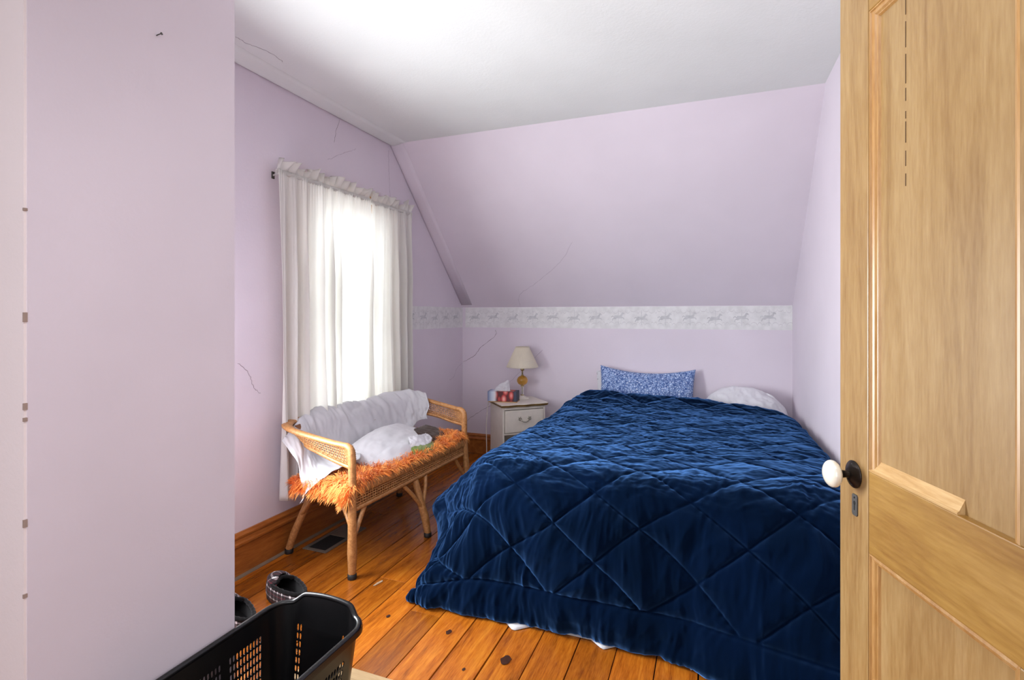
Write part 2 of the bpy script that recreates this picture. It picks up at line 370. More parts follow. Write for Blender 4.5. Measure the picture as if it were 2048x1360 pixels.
# coves along the gable
prof = [(0, -.003), (.015, -.011), (.035, -.014), (.06, -.010), (.09, -.003), (.13, 0)]
P = np.array([[[X+.0005+a, y, H_C-.0005+b*.9] for y in (CY1, 1.8, BS-.02, BS+.03)] for a, b in prof]); P[:, 2:, 2] -= 0
m = MB(); m.grid(P); tag(m.build('trim_1', M['ceil'], solid=.002), kind='structure')
dv = np.array([0, RUN, KNEE-H_C]); dv /= np.linalg.norm(dv); nn = np.array([0, -(H_C-KNEE), -RUN]); nn /= np.linalg.norm(nn)
L = math.hypot(RUN, H_C-KNEE)
P = np.array([[np.array([X+.0005+a*.8, BS, H_C])+dv*s*L-nn*(b*.7*(1-s*.75)) for s in (0, .33, .66, .98)] for a, b in prof])
m = MB(); m.grid(P); tag(m.build('trim_2', M['lilac'], solid=.002), kind='structure')

# floor: sub-floor and one object per board
m = MB(); m.box((-A_L-T, FRONT-T, -.08), (C_R+T, B_Y+T, -.02)); floor = tag(m.build('floor', M['gap']), kind='structure')
x0 = -.314-.138*13; k = 0
TH0, TH1 = 1.19, 1.44
while x0 < C_R:
    xa, xb = max(x0, -A_L), min(x0+.138, C_R)
    if xb-xa > .02:
        cuts = sorted(random.uniform(TH1+.3, B_Y-.3) for _ in range(random.choice((1, 2))))
        if abs(x0+1.28) < .02: cuts = [1.93, 2.3, 3.3]
        if abs(x0+1.142) < .02: cuts = [1.81, 2.9]
        if abs(x0+1.418) < .02: cuts = [1.99, 2.6]
        ys = [TH1]+cuts+[B_Y]
        for ya, yb in zip(ys, ys[1:]):
            if yb-ya < .05: continue
            g = random.uniform(.002, .0042)
            m = MB(); m.box((-(xb-xa)/2+g, -(yb-ya)/2+.001, -.02), ((xb-xa)/2-g*.4, (yb-ya)/2-.001, random.uniform(-.0012, .0003)), .0012)
            m.build('plank', M['plank'], floor, ((xa+xb)/2, (ya+yb)/2, 0))
        ya = FRONT
        m = MB(); m.box((-(xb-xa)/2+.0015, -(TH0-ya)/2, -.02), ((xb-xa)/2-.0015, (TH0-ya)/2-.001, 0), .0012); m.build('plank', M['plank'], floor, ((xa+xb)/2, (ya+TH0)/2, 0))
    x0 += .138
m = MB(); m.box((-1.3, TH0, -.02), (C_R, TH1-.002, .004), .002); tag(m.build('trim_3', M['threshold']), kind='structure')
m = MB(); m.box((-A_L, TH0, -.02), (-1.302, TH1-.002, 0), .002); m.build('plank', M['plank'], floor)
# dark knots and a splintered chip in the boards
m = MB()
for kx, ky, r in ((-.665, 1.665, .022), (-.925, 1.735, .013), (-1.02, 1.905, .012), (-.38, 1.6, .008), (-1.2, 1.74, .009), (-.78, 1.57, .007)):
    m.add([(kx, ky, .0016)]+[(kx+r*.75*math.cos(q*.5236)*(1+.2*math.sin(q*2.3)), ky+r*1.2*math.sin(q*.5236), .0014) for q in range(12)], [(0, 1+q, 1+(q+1) % 12) for q in range(12)])
m.build('knot', simple('dark_pine_knot', (58, 26, 10), .5, var=.15, nscale=90), floor)
m = MB(); m.prism([(-1.397, 1.911, .0002), (-1.389, 1.915, .0002), (-1.379, 1.958, .0002), (-1.387, 1.968, .0002), (-1.397, 1.9405000000000001, .0002)], (0, 0, .0016)); m.build('splintered_chip', simple('bare_splinter', (176, 146, 116), .7, var=.12, nscale=120), floor)

# baseboards with moulded cap, plus a dusty quarter strip
def baseboard(name, p0, p1, inward, h=.192):
    p0 = Vector(p0); p1 = Vector(p1); n = Vector(inward)
    prof = [(0, 0), (.02, 0), (.02, h*.68), (.024, h*.70), (.03, h*.72), (.03, h*.77), (.022, h*.80), (.017, h*.86), (.021, h*.89), (.021, h*.93), (.012, h*.97), (.008, h), (0, h)]
    m = MB(); a = [p0+n*d+Vector((0, 0, z)) for d, z in prof]; m.prism(a, p1-p0)
    return tag(m.build(name, M['baseboard']), kind='structure')
baseboard('baseboard_left', (X, CY1, .002), (X, B_Y, .002), (1, 0, 0)); baseboard('baseboard_back', (X, B_Y, .002), (C_R, B_Y, .002), (0, -1, 0), .17)
baseboard('baseboard_right', (C_R, .5, .002), (C_R, B_Y, .002), (-1, 0, 0))
m = MB(); m.box((X+.02, CY1, .0005), (X+.046, B_Y-.02, .003)); tag(m.build('trim_4', simple('dusty_floor_edge', (126, 108, 88), .9)), kind='structure')

# plaster cracks (thin open cracks with raised lips)
def crack(parent, pts, w, mat, n, name='plaster_crack', seed=1):
    rnd = random.Random(seed); q = curve(pts, max(8, len(pts)*7)); n = Vector(n); m = MB(); out = []
    for i, c in enumerate(q):
        c = Vector(c); t = (Vector(q[min(i+1, len(q)-1)])-Vector(q[max(i-1, 0)])).normalized(); s = t.cross(n).normalized()
        c = c+s*rnd.uniform(-.0035, .0035); ww = w*rnd.uniform(.5, 1.2)*(1 if 0 < i < len(q)-1 else .2)
        out.append([c+s*ww+n*.0006, c+n*.0012, c-s*ww+n*.0006])
    m.grid(np.array([[list(a) for a in r] for r in out]), smooth=False); m.build(name, mat, parent)
Y = B_Y
crack(wall_back, [(-1.73, Y, 1.08), (-1.73, Y, 1.03), (-1.86, Y, .93), (-1.93, Y, .85), (-2.04, Y, .79)], .0017, M['crack'], (0, -1, 0), seed=2)
crack(wall_back, [(-1.63, Y, .6), (-1.52, Y, .71), (-1.42, Y, .8), (-1.30, Y, .92)], .0012, M['pencil'], (0, -1, 0), seed=3)
crack(wall_back, [(-2.03, Y, .25), (-1.93, Y, .33), (-1.8, Y, .41), (-1.72, Y, .44)], .0014, M['crack'], (0, -1, 0), seed=4)
crack(wall_left, [(X, 4.08, .78), (X, 3.98, .74), (X, 3.93, .68), (X, 3.85, .66)], .0012, M['pencil'], (1, 0, 0), seed=5)
crack(wall_left, [(X, 1.77, .98), (X, 1.83, .93), (X, 1.86, .86), (X, 1.9, .82)], .001, M['crack'], (1, 0, 0), seed=6)
crack(wall_left, [(X, 2.475, 2.362), (X, 2.444, 2.283), (X, 2.427, 2.21)], .001, M['crack'], (1, 0, 0), seed=7)
crack(wall_left, [(X, 2.372, 2.093), (X, 2.5, 2.165), (X, 2.627, 2.233)], .0008, M['pencil'], (1, 0, 0), seed=8)
crack(wall_left, [(X, 2.97, 2.33), (X, 2.975, 2.2), (X, 2.98, 2.12), (X, 2.99, 2.0)], .001, M['pencil'], (1, 0, 0), seed=9)
def slope_pt(x, s): return (x, B_Y-RUN*s, KNEE+(H_C-KNEE)*s)
crack(wall_sloped, [slope_pt(-1.5, .01), slope_pt(-1.47, .09), slope_pt(-1.3, .17), slope_pt(-1.13, .26), slope_pt(-1.02, .33), slope_pt(-.93, .42)], .0009, M['pencil'], nn, seed=10)
crack(bpy.data.objects['ceiling'], [(-1.86, 1.60, H_C), (-1.86, 1.66, H_C), (-1.83, 1.75, H_C), (-1.84, 1.84, H_C)], .0012, M['crack'], (0, 0, -1), seed=11)

# wallpaper border: paper strip, scalloped cloud lines and little merry-go-round horses
BZ0, BZ1 = KNEE-.176, KNEE-.002
m = MB(); m.box((X+.03, B_Y-.0012, BZ0), (C_R-.001, B_Y, BZ1)); border = tag(m.build('trim_5', M['border']), kind='structure')
m = MB(); m.box((X, 3.14, BZ0), (X+.0012, B_Y, BZ1)); border_l = tag(m.build('trim_6', M['border']), kind='structure')
def horse(flip):
    pts = [(-.034, .004), (-.030, .014), (-.014, .013), (.008, .012), (.020, .020), (.027, .036), (.035, .037), (.046, .026), (.043, .020), (.034, .023), (.030, .010), (.026, .000), (.042, -.004), (.046, -.018), (.041, -.019), (.037, -.009), (.020, -.010), (.006, -.011), (-.012, -.009), (-.024, -.018), (-.040, -.016), (-.046, -.030), (-.052, -.028), (-.044, -.009), (-.034, -.004), (-.047, .004), (-.056, -.006), (-.058, .004), (-.046, .012)]
    return [(x*(-1 if flip else 1), z) for x, z in pts]
def border_print(m, mp, org, ax, n, length, flip, start):
    org = Vector(org); ax = Vector(ax); n = Vector(n); zc = (BZ0+BZ1)/2-BZ0; x = start; i = 0
    while x < length-.05:
        dz = .006*math.sin(i*2.1); pl = [org+ax*(x+a)+Vector((0, 0, zc+b+dz))+n*.0016 for a, b in horse(flip)]
        mp.add(pl, [tuple(range(len(pl)))])
        mp.add([org+ax*(x+a)+Vector((0, 0, b))+n*.0015 for a, b in ((-.0015, .03), (.0015, .03), (.0015, .145), (-.0015, .145))], [(0, 1, 2, 3)])
        x += .178; i += 1
    for base, sg in ((.150, 1), (.026, -1)):
        x = 0; k = 0
        while x < length-.03:
            r = .017+.007*math.sin(k*1.7+base*40); pts = [org+ax*(x+r-r*math.cos(q*math.pi/8))+Vector((0, 0, base-sg*.028*(1 if k % 3 else .6)*math.sin(q*math.pi/8)))+n*.0015 for q in range(9)]
            w = Vector((0, 0, .0016)); m.add([q for p in pts for q in (p-w, p+w)], [(2*j, 2*j+2, 2*j+3, 2*j+1) for j in range(8)]); x += 2*r; k += 1
for par, org, ax, n, ln, fl in ((border, (X+.035, B_Y-.0012, BZ0), (1, 0, 0), (0, -1, 0), C_R-X-.04, False), (border_l, (X+.0012, 3.16, BZ0), (0, 1, 0), (1, 0, 0), B_Y-3.2, False)):
    a, b2 = MB(), MB(); border_print(a, b2, org, ax, n, ln, fl, .09); a.build('scallop_print', M['border_line'], par); b2.build('horse_print', M['border_print'], par)

# window: casing, frame, two sashes with panes, meeting rail
win = tag(empty('window_1', (X, (WY0+WY1)/2, WZ0)), kind='structure')
def wbox(name, lo, hi, mat, bev=.003):
    m = MB(); off = Vector((X, (WY0+WY1)/2, WZ0)); m.box(Vector(lo)-off, Vector(hi)-off, bev); return m.build(name, mat, win)
wbox('casing', (X, WY0-.1, WZ0-.02), (X+.02, WY0, WZ1), M['casing']); wbox('casing', (X, WY1, WZ0-.02), (X+.02, WY1+.1, WZ1), M['casing'])
wbox('head_casing', (X, WY0-.11, WZ1), (X+.024, WY1+.11, WZ1+.085), M['casing']); wbox('head_cap', (X, WY0-.125, WZ1+.085), (X+.04, WY1+.125, WZ1+.108), M['casing'])
wbox('sill', (X-.08, WY0-.12, WZ0-.045), (X+.05, WY1+.12, WZ0-.02), M['casing']); wbox('apron', (X, WY0-.1, WZ0-.13), (X+.016, WY1+.1, WZ0-.045), M['casing'])
for ya, yb in ((WY0, WY0+.02), (WY1-.02, WY1)): wbox('jamb', (X-.11, ya, WZ0), (X, yb, WZ1), M['sash'])
ZM = 1.19
for xo, za, zb in ((-.05, WZ0, ZM+.02), (-.08, ZM-.02, WZ1)):
    m = MB(); off = Vector((X, (WY0+WY1)/2, WZ0))
    for lo, hi in (((X+xo-.025, WY0+.02, za), (X+xo, WY0+.06, zb)), ((X+xo-.025, WY1-.06, za), (X+xo, WY1-.02, zb)), ((X+xo-.025, WY0+.06, za), (X+xo, WY1-.06, za+.045)), ((X+xo-.025, WY0+.06, zb-.045), (X+xo, WY1-.06, zb))): m.box(Vector(lo)-off, Vector(hi)-off, .003)
    sash = m.build('sash', M['sash'], win)
    m = MB(); m.box(Vector((X+xo-.014, WY0+.055, za+.04))-off, Vector((X+xo-.011, WY1-.055, zb-.04))-off); m.build('pane', M['glass'], sash)
    m = MB(); m.tube([Vector((X+xo, (WY0+WY1)/2-.03, zb-.022))-off, Vector((X+xo+.012, (WY0+WY1)/2, zb-.022))-off, Vector((X+xo, (WY0+WY1)/2+.03, zb-.022))-off], .005); m.build('sash_lock', M['brass'], sash)

# ------------------------------------------------------------------ door (folded back against the right wall)
fwv = Vector((-math.sin(YAW), math.cos(YAW), 0)); riv = Vector((math.cos(YAW), math.sin(YAW), 0))
D0 = 1.05; P0 = fwv*D0+riv*(656/F_PX*D0); ddir = (riv*.0804+fwv*.9968).normalized()
DW, DH = .905, 1.93
hinge = P0-ddir*DW
door = tag(empty('door_1', hinge, math.atan2(ddir.y, ddir.x)), 'honey pine four-panel door standing open in front of the right wall', kind='structure')
# local: +x from hinge to free edge, +y towards the room (camera side), z up ; s measured from free edge
def dx(s): return DW-s
TK = .034
def dbox(name, s0, s1, z0, z1, y0, y1, mat, bev=.002, parent=None):
    m = MB(); m.box((dx(s1), y0, z0), (dx(s0), y1, z1), bev); return m.build(name, mat, parent or door)
ST, RZ0, RZ1, TZ, BZ = .094, .759, .911, 1.765, .21
dbox('stile', 0, ST, .008, DH, -TK, 0, M['door']); dbox('stile', DW-ST, DW, .008, DH, -TK, 0, M['door'])
dbox('mid_rail', ST+.0006, DW-ST-.0006, RZ0, RZ1, -TK, -.0005, M['door_rail']); dbox('top_rail', ST+.0006, DW-ST-.0006, TZ, DH, -TK, -.0005, M['door_rail']); dbox('bottom_rail', ST+.0006, DW-ST-.0006, .008, BZ, -TK, -.0005, M['door_rail'])
MU0, MU1 = .405, .5
for za, zb in ((RZ1, TZ), (BZ, RZ0)): dbox('mullion', MU0, MU1, za, zb, -TK, -.0005, M['door'])
def moulding(pa, pb, inward, mat):
    """stepped bead along pa->pb, inward = unit vector into the panel"""
    pa = Vector(pa); pb = Vector(pb); n = Vector(inward); y = Vector((0, 1, 0))
    prof = [(0, -.014), (0, -.002), (.003, -.0015), (.0045, -.004), (.007, -.0035), (.011, -.005), (.014, -.008), (.0155, -.0085), (.018, -.0125), (.018, -.014)]
    m = MB(); m.prism([pa+n*a+y*b for a, b in prof], pb-pa); return m.build('panel_moulding', mat, door)
for s0, s1 in ((ST, MU0), (MU1, DW-ST)):
    for z0, z1 in ((RZ1, TZ), (BZ, RZ0)):
        pnl = dbox('panel', s0-.004, s1+.004, z0-.004, z1+.004, -.026, -.0125, M['door'], .001)
        moulding((dx(s0), 0, z0), (dx(s0), 0, z1), (-1, 0, 0), M['moulding']); moulding((dx(s1), 0, z0), (dx(s1), 0, z1), (1, 0, 0), M['moulding'])
        moulding((dx(s0), 0, z1), (dx(s1), 0, z1), (0, 0, -1), M['moulding'])
        if s0 == ST and z0 == RZ1:
            m = MB(); a = [Vector((dx(s0), 0, z0))+Vector((0, y, z)) for z, y in ((0, -.014), (0, -.0015), (.003, -.001), (.005, -.004), (.02, -.0115), (.022, -.0125), (.022, -.014))]
            m.prism(a, (-(.304-s0), 0, 0)); m.build('loose_moulding', wood('pale_rubbed_moulding', (158, 118, 66), (184, 146, 92), (206, 176, 130), (1, 9, 9), 3, .4, .2, 0, False, 0), door)
            m = MB(); z = 1.42
            rr = random.Random(3)
            while z < TZ-.01:
                h = rr.uniform(.012, .05); m.box((dx(.1775)-.0007, -.0127, z), (dx(.1775)+.0007, -.0119, min(z+h, TZ-.01))); z += h+rr.uniform(.004, .02)
            m.build('split_line', simple('dark_wood_split', (70, 44, 18), .8), pnl)
            m = MB(); m.tube([(dx(.333), -.0125, 1.727), (dx(.337), -.004, 1.731), (dx(.345), -.006, 1.725)], .0015, 6); m.build('bent_nail', M['iron'], door)
        else: moulding((dx(s0), 0, z0), (dx(s1), 0, z0), (0, 0, 1), M['moulding'])
# knob
KS, KZ = .049, .892
Mk = Matrix.Translation((dx(KS), 0, KZ)) @ Matrix.Rotation(-math.pi/2, 4, 'X')     # lathe axis -> +y
m = MB(); m.lathe([(0, 0), (.026, 0), (.0265, .0015), (.025, .003), (.019, .005), (.013, .009), (.0095, .011), (0, .011)], 28, M=Mk); rose = m.build('knob_rose', M['bronze'], door)
m = MB()
for s in (1, -1): m.lathe([(0, .0032), (.002, .0034), (.0022, .0045), (0, .005)], 8, (0, s*.0195, 0), M=Mk)
m.build('rose_screw', M['iron'], rose)
m = MB(); m.lathe([(.0075, .009), (.0068, .016), (.0075, .024), (.011, .026), (.011, .03), (0, .03)], 20, M=Mk); m.build('knob_neck', M['bronze'], door)
m = MB(); m.lathe([(0, .0255)]+[(.0262*math.sin(q*math.pi/12), .0405-.0145*math.cos(q*math.pi/12)) for q in range(1, 12)]+[(0, .055)], 28, M=Mk); m.build('door_knob', M['porcelain'], door)
# keyhole plate
kz, kx = .834, dx(.054)
out = [(-.0085, -.017), (-.006, -.0205), (.006, -.0205), (.0085, -.017), (.0085, .017), (.006, .0205), (-.006, .0205), (-.0085, .017)]
m = MB(); m.prism([(kx+a, 0, kz+b) for a, b in out], (0, .002, 0)); kp = m.build('keyhole_plate', M['iron'], door)
m = MB(); m.prism([(kx+.0032*math.cos(q*.6283), .0021, kz+.004+.0042*math.sin(q*.6283)) for q in range(10)], (0, .0004, 0)); m.box((kx-.0014, .0021, kz-.01), (kx+.0014, .0025, kz+.002)); m.lathe([(0, .0021), (.0018, .0021), (.0016, .003), (0, .0033)], 8, M=Matrix.Translation((kx, 0, kz+.0145)) @ Matrix.Rotation(-math.pi/2, 4, 'X'))
m.build('keyhole', M['dark_void'], kp)
m = MB()
for z in (.3, 1.6): m.tube([(-.004, .004, z-.04), (-.004, .004, z+.04)], .006, 10)
m.build('hinge', M['bronze'], door)

# nail in the chase wall
m = MB(); m.tube([(CX, .902, 1.917), (CX+.006, .902, 1.918), (CX+.014, .905, 1.921)], .0014, 6); m.tube([(CX+.013, .905, 1.9205), (CX+.0155, .906, 1.9215)], .0032, 8)
tag(m.build('wall_nail', M['iron']), 'bent dark nail sticking out of the lilac chase wall near the top', 'nail')

# ------------------------------------------------------------------ curtains on a thin rod
RX = X+.075
rod = tag(empty('curtain_rod', (RX, 2.55, 1.912)), 'thin white curtain rod above the window, showing at its left end', 'curtain rod')
m = MB(); m.tube([(-.07, -.574, -.008), (-.012, -.592, -.008), (0, -.6, -.007), (0, .585, .007), (-.012, .59, .008), (-.07, .574, .008)], .0045, 8); m.build('rod', M['sash'], rod)
for s in (-1, 1):
    m = MB(); m.box((-.075, s*.574-.009, s*.008-.018), (-.07, s*.574+.009, s*.008+.018), .002); m.build('rod_bracket', M['iron'], rod)
def curtain(name, label, y0t, y1t, y0b, y1b, zb, seed, folds, amp):
    """gathered cloth: u across, v down; includes the ruffle that stands above the rod"""
    nu, nv = 230, 60
    u = np.linspace(0, 1, nu)[:, None]; v = np.linspace(0, 1, nv)[None, :]
    zt = 1.918+(u-.5)*.008
    z = zt-(zt-zb)*v
    ph = folds*(u+.10*vnoise(u*3.1+seed, v*.7, seed))*2*np.pi
    A = amp*(.22+.78*np.clip(v*3.2, 0, 1))*(1+.5*vnoise(u*5, v*1.5+7, seed+3))
    gath = .0035*np.sin(u*folds*5.3*2*np.pi+2*vnoise(u*9, v*0, seed))*np.exp(-v*22)
    xx = .006+A*np.sin(ph)+.35*A*np.sin(ph*2.17+1.3)+gath+.012*v*vnoise(u*2.3, v*2, seed+9)
    yy = (y0t+(y1t-y0t)*u)*(1-v)+(y0b+(y1b-y0b)*u)*v+.35*A*np.cos(ph)
    P = np.stack([RX+xx, yy+0*v, z+.006*vnoise(u*3, v*0+2, seed)*v], 2)
    o = empty(name, (RX, (y0t+y1t)/2, zb)); off = np.array(o.location)
    m = MB(); m.grid(P-off); m.build('cloth', M['curtain'], o, solid=.0012)
    # rod pocket: crimped band round the rod
    un = 140; uu = np.linspace(0, 1, un)[:, None]; aa = np.linspace(0, 2*np.pi, 13)[None, :]
    r = .0105+.0022*np.sin(uu*folds*9*2*np.pi+np.sin(uu*31))
    Pp = np.stack([RX+r*np.cos(aa), y0t+(y1t-y0t)*uu+0*aa, 1.912+(uu-.5)*.01+r*np.sin(aa)*1.1], 2)
    m = MB(); m.grid(Pp-off); m.build('rod_pocket', M['curtain'], o)
    # floppy ruffle
    uu = np.linspace(0, 1, 130)[:, None]; w = np.linspace(0, 1, 9)[None, :]
    hgt = .058+.034*vnoise(uu*6.2, w*0, seed+21)
    lean = .95*vnoise(uu*5.1+3, w*0, seed+5)
    P = np.stack([RX+hgt*w*lean+.030*w*np.sin(uu*folds*1.7*2*np.pi+5*vnoise(uu*4, w*0, seed)), y0t+(y1t-y0t)*uu+.012*w*np.cos(uu*folds*1.7*2*np.pi), 1.922+(uu-.5)*.01+hgt*w*(1-.35*np.abs(lean)*w)], 2)
    m = MB(); m.grid(P-off); m.build('ruffle', M['curtain'], o, solid=.001)
    return tag(o, label, 'curtain', 'ruffled curtains')
curtain('ruffled_curtain', 'ivory sheer curtain on the left half of the window, reaching lowest', 1.93, 2.665, 1.955, 2.66, .285, 3, 8.5, .021)
curtain('ruffled_curtain', 'narrower ivory sheer curtain on the right half of the window', 2.672, 3.135, 2.63, 3.2, .40, 11, 5.5, .021)

# ------------------------------------------------------------------ floor register
reg = tag(empty('floor_register', (-1.885, 2.25, 0)), 'grey metal floor register with a dark opening under the wicker settee', 'floor vent')
m = MB()
for lo, hi in (((-.075, -.165, 0), (-.055, .165, .005)), ((.055, -.165, 0), (.075, .165, .005)), ((-.055, -.165, 0), (.055, -.145, .005)), ((-.055, .145, 0), (.055, .165, .005))): m.box(lo, hi, .0015)
m.build('frame', M['register'], reg)
m = MB(); m.box((-.055, -.145, .0004), (.055, .02, .0012)); m.build('opening', M['dark_void'], reg)
m = MB(); m.box((-.055, .02, .001), (.055, .145, .004), .001); m.build('damper_plate', M['register'], reg)

# ------------------------------------------------------------------ wicker settee (local: +y along the front, -x towards the wall)
SR = math.radians(-3.65)
SET = (-1.525, 1.93, 0)
settee = tag(empty('wicker_settee', SET, SR), 'honey wicker settee with curved woven arms under the window', 'settee')
LY = 1.02
def wrapped(m, pts, r, pitch=.0085, n=9, wob=.0019, seed=0):
    """a cane-wrapped pole: ridges run round it"""
    q = [Vector(p) for p in pts]; Ls = [0]
    for a, b in zip(q, q[1:]): Ls.append(Ls[-1]+(b-a).length)
    N = max(4, int(Ls[-1]/pitch*2)); fine = []; rad = []
    for i in range(N+1):
        s = Ls[-1]*i/N; k = 0
        while k < len(q)-2 and Ls[k+1] < s: k += 1
        f = (s-Ls[k])/max(Ls[k+1]-Ls[k], 1e-9); fine.append(q[k].lerp(q[k+1], f))
        r0 = r if not hasattr(r, '__len__') else r[k]+(r[k+1]-r[k])*f
        rad.append(r0+(wob if i % 2 else 0))
    m.tube(fine, rad, n); return m
def foot(p, parent):
    m = MB(); p = Vector(p); m.lathe([(0, 0), (.0195, 0), (.021, .004), (.0205, .022), (.0165, .024), (0, .024)], 14, p); m.build('rubber_foot', M['black_rubber'], parent)
def leg(pts, r, name='leg', ft=True):
    m = MB(); wrapped(m, pts, r); o = m.build(name, M['rattan'], settee)
    if ft: foot((pts[-1][0], pts[-1][1], 0), o)
    return o
FZ = .022
leg([(-.05, -.003, .6035), (-.03, -.001, .6025), (-.013, 0, .594), (-.003, 0, .578), (.0, 0, .55), (.001, 0, .42), (0, 0, .2), (0, 0, .12), (0, 0, FZ)], [.0125, .0145, .016, .0165, .017, .0175, .019, .021, .0165], 'front_post')
leg([(-.05, LY+.004, .6035), (-.03, LY+.002, .6025), (-.013, LY, .594), (-.003, LY, .578), (0, LY, .55), (.0, LY, .42), (.015, LY+.005, .2), (.03, LY+.01, FZ)], [.0125, .0145, .016, .0165, .017, .0175, .018, .0165], 'front_post')
leg([(-.012, .50, .315), (.02, .505, .2), (.045, .515, .11), (.06, .52, FZ)], [.0165, .019, .021, .0165], 'middle_leg')
leg([(-.33, .11, .37), (-.38, .09, .24), (-.44, .07, .1), (-.468, .065, FZ)], [.018, .017, .018, .0165], 'rear_leg')
leg([(-.34, LY-.1, .37), (-.38, LY-.08, .24), (-.44, LY-.06, .1), (-.468, LY-.05, FZ)], [.018, .017, .018, .0165], 'rear_leg')
def brace(pts, r=.0105):
    m = MB(); wrapped(m, pts, r, .009, 7, .0006); return m.build('brace', M['rattan'], settee)
brace([(0, .0, .165), (-.006, .03, .2), (-.012, .1, .3), (-.013, .13, .33)]); brace([(-.002, .0, .225), (-.05, .02, .28), (-.1, .03, .34)])
brace([(.035, .506, .16), (.012, .44, .25), (-.01, .38, .32)]); brace([(.035, .51, .16), (.012, .57, .26), (-.01, .6, .33)])
brace([(.01, LY, .17), (-.005, LY-.07, .27), (-.01, LY-.11, .33)])
brace([(-.40, .08, .2), (-.30, .05, .3), (-.24, .035, .35)]); brace([(-.40, LY-.08, .2), (-.30, LY-.05, .3), (-.24, LY-.04, .35)])
brace([(-.39, .1, .22), (-.36, .2, .33), (-.35, .25, .37)]); brace([(-.39, LY-.1, .22), (-.36, LY-.2, .33), (-.35, LY-.25, .37)])
brace([(-.03, .02, .335), (-.2, .3, .335), (-.33, .5, .35)], .009)
# seat frame
SZ = .40
m = MB(); loop = [(-.005, .02, SZ), (-.005, LY-.02, SZ), (-.05, LY, SZ), (-.3, LY-.02, SZ), (-.38, LY-.1, SZ), (-.38, .1, SZ), (-.3, .02, SZ), (-.05, 0, SZ)]
wrapped(m, loop+[loop[0]], .013, .012, 7); m.build('seat_frame', M['rattan'], settee)
m = MB(); m.box((-.37, .03, SZ-.006), (-.01, LY-.03, SZ+.004), .004); m.build('seat_deck', M['rattan_dark'], settee)
# front apron: open cane lattice between two rails, lashed rail above
m = MB(); wrapped(m, [(0, .012, .31), (0, LY-.012, .325)], .0105, .012, 7); m.build('apron_rail', M['rattan'], settee)
def lash(m, y, z0, z1, r, px):
    m.tube([(px+.008+.006*math.cos(a), y, (z0+z1)/2+(z1-z0)/2*math.sin(a)) for a in np.linspace(-1.4, 1.4, 6)], r, 5)
m = MB(); y = .02; k = 0
while y < LY-.02:
    g = (y > .28) and ((k % 9) in (0,) or (k*7 % 11 == 3 and y > .4))
    if not g: lash(m, y, SZ-.025, SZ+.017, .0026, 0)
    y += .0056; k += 1
tag(m.build('apron_lashing', M['rattan'], settee), kind='stuff')
m = MB(); rr = random.Random(5)
for i in range(5):
    z = .326+i*.0125
    m.tube([(.003+.0022*((j+i) % 2), .014+(LY-.028)*j/56, z+.013*j/56*(1-i/8)+rr.uniform(-.0007, .0007)) for j in range(57)], .0027, 5)
for j in range(57):
    y = .018+(LY-.036)*j/56
    m.tube([(.0035-.0022*((i+j) % 2), y+rr.uniform(-.001, .001), .314+i*.0125+.012*j/56*(1-i/6)) for i in range(7)], .0027, 5)
tag(m.build('apron_weave', M['rattan'], settee), kind='stuff')
# gallery: top rim and lower rail, swept round the back; woven cane between
top = [(-.03, -.001, .602), (-.06, -.003, .605), (-.12, -.008, .612), (-.25, -.018, .632), (-.36, -.018, .650), (-.43, .02, .662), (-.462, .10, .667), (-.468, .25, .668), (-.468, LY/2, .670), (-.468, LY-.25, .668), (-.455, LY-.1, .666), (-.42, LY-.02, .660), (-.34, LY+.012, .648), (-.22, LY+.015, .628), (-.1, LY+.008, .610), (-.06, LY+.004, .605), (-.03, LY+.002, .602)]
bot = [(-.006, 0, .505), (-.02, 0, .508), (-.11, .004, .525), (-.22, .012, .55), (-.31, .03, .565), (-.36, .07, .572), (-.385, .13, .575), (-.39, .26, .575), (-.39, LY/2, .575), (-.39, LY-.26, .575), (-.38, LY-.13, .575), (-.355, LY-.06, .57), (-.29, LY-.02, .56), (-.2, LY, .545), (-.1, LY, .522), (-.02, LY, .508), (-.006, LY, .505)]
NG = 150
tp = crom(np.array(top), NG); bt = crom(np.array(bot), NG)
s_ = np.linspace(0, 1, NG)
wid = np.interp(s_, [0, .06, .22, .3, .36, .64, .7, .78, .94, 1], [.013, .014, .017, .026, .029, .029, .026, .017, .014, .013])
m = MB(); rings = []
tang = np.gradient(tp, axis=0); tang /= np.linalg.norm(tang, axis=1, keepdims=True)
side = np.cross(tang, np.array([0, 0, 1.])); side /= np.linalg.norm(side, axis=1, keepdims=True)
for i in range(NG):
    up = np.cross(side[i], tang[i]); w = wid[i]*(1.03 if i % 2 else .99); h = .0135
    rings.append([tp[i]+side[i]*w*math.cos(a)+up*h*math.sin(a) for a in np.linspace(0, 2*math.pi, 13)[:-1]])
m.grid(np.array(rings), closed_v=True); m.build('top_rim', M['rattan'], settee)
m = MB(); wrapped(m, [tuple(q) for q in bt[::3]], .0085, .008, 7); m.build('lower_rail', M['rattan'], settee)
m = MB(); NS = 130; tq = crom(np.array(top), NS); bq = crom(np.array(bot), NS)
for k in range(1, 7):
    f = k/7
    m.tube([tuple(bq[i]*(1-f)+tq[i]*f+np.array([0, 0, .0012*((i+k) % 2)])) for i in range(NS)], .0024, 5)
for i in range(1, NS-1):
    m.tube([tuple(bq[i]*(1-f)+tq[i]*f+side[min(NG-1, int(i*NG/NS))]*.0018*((i+j) % 2*2-1)) for j, f in enumerate(np.linspace(0, 1, 8))], .0024, 5)
tag(m.build('gallery_weave', M['rattan'], settee), kind='stuff')
m = MB()   # braided edge below the gallery weave
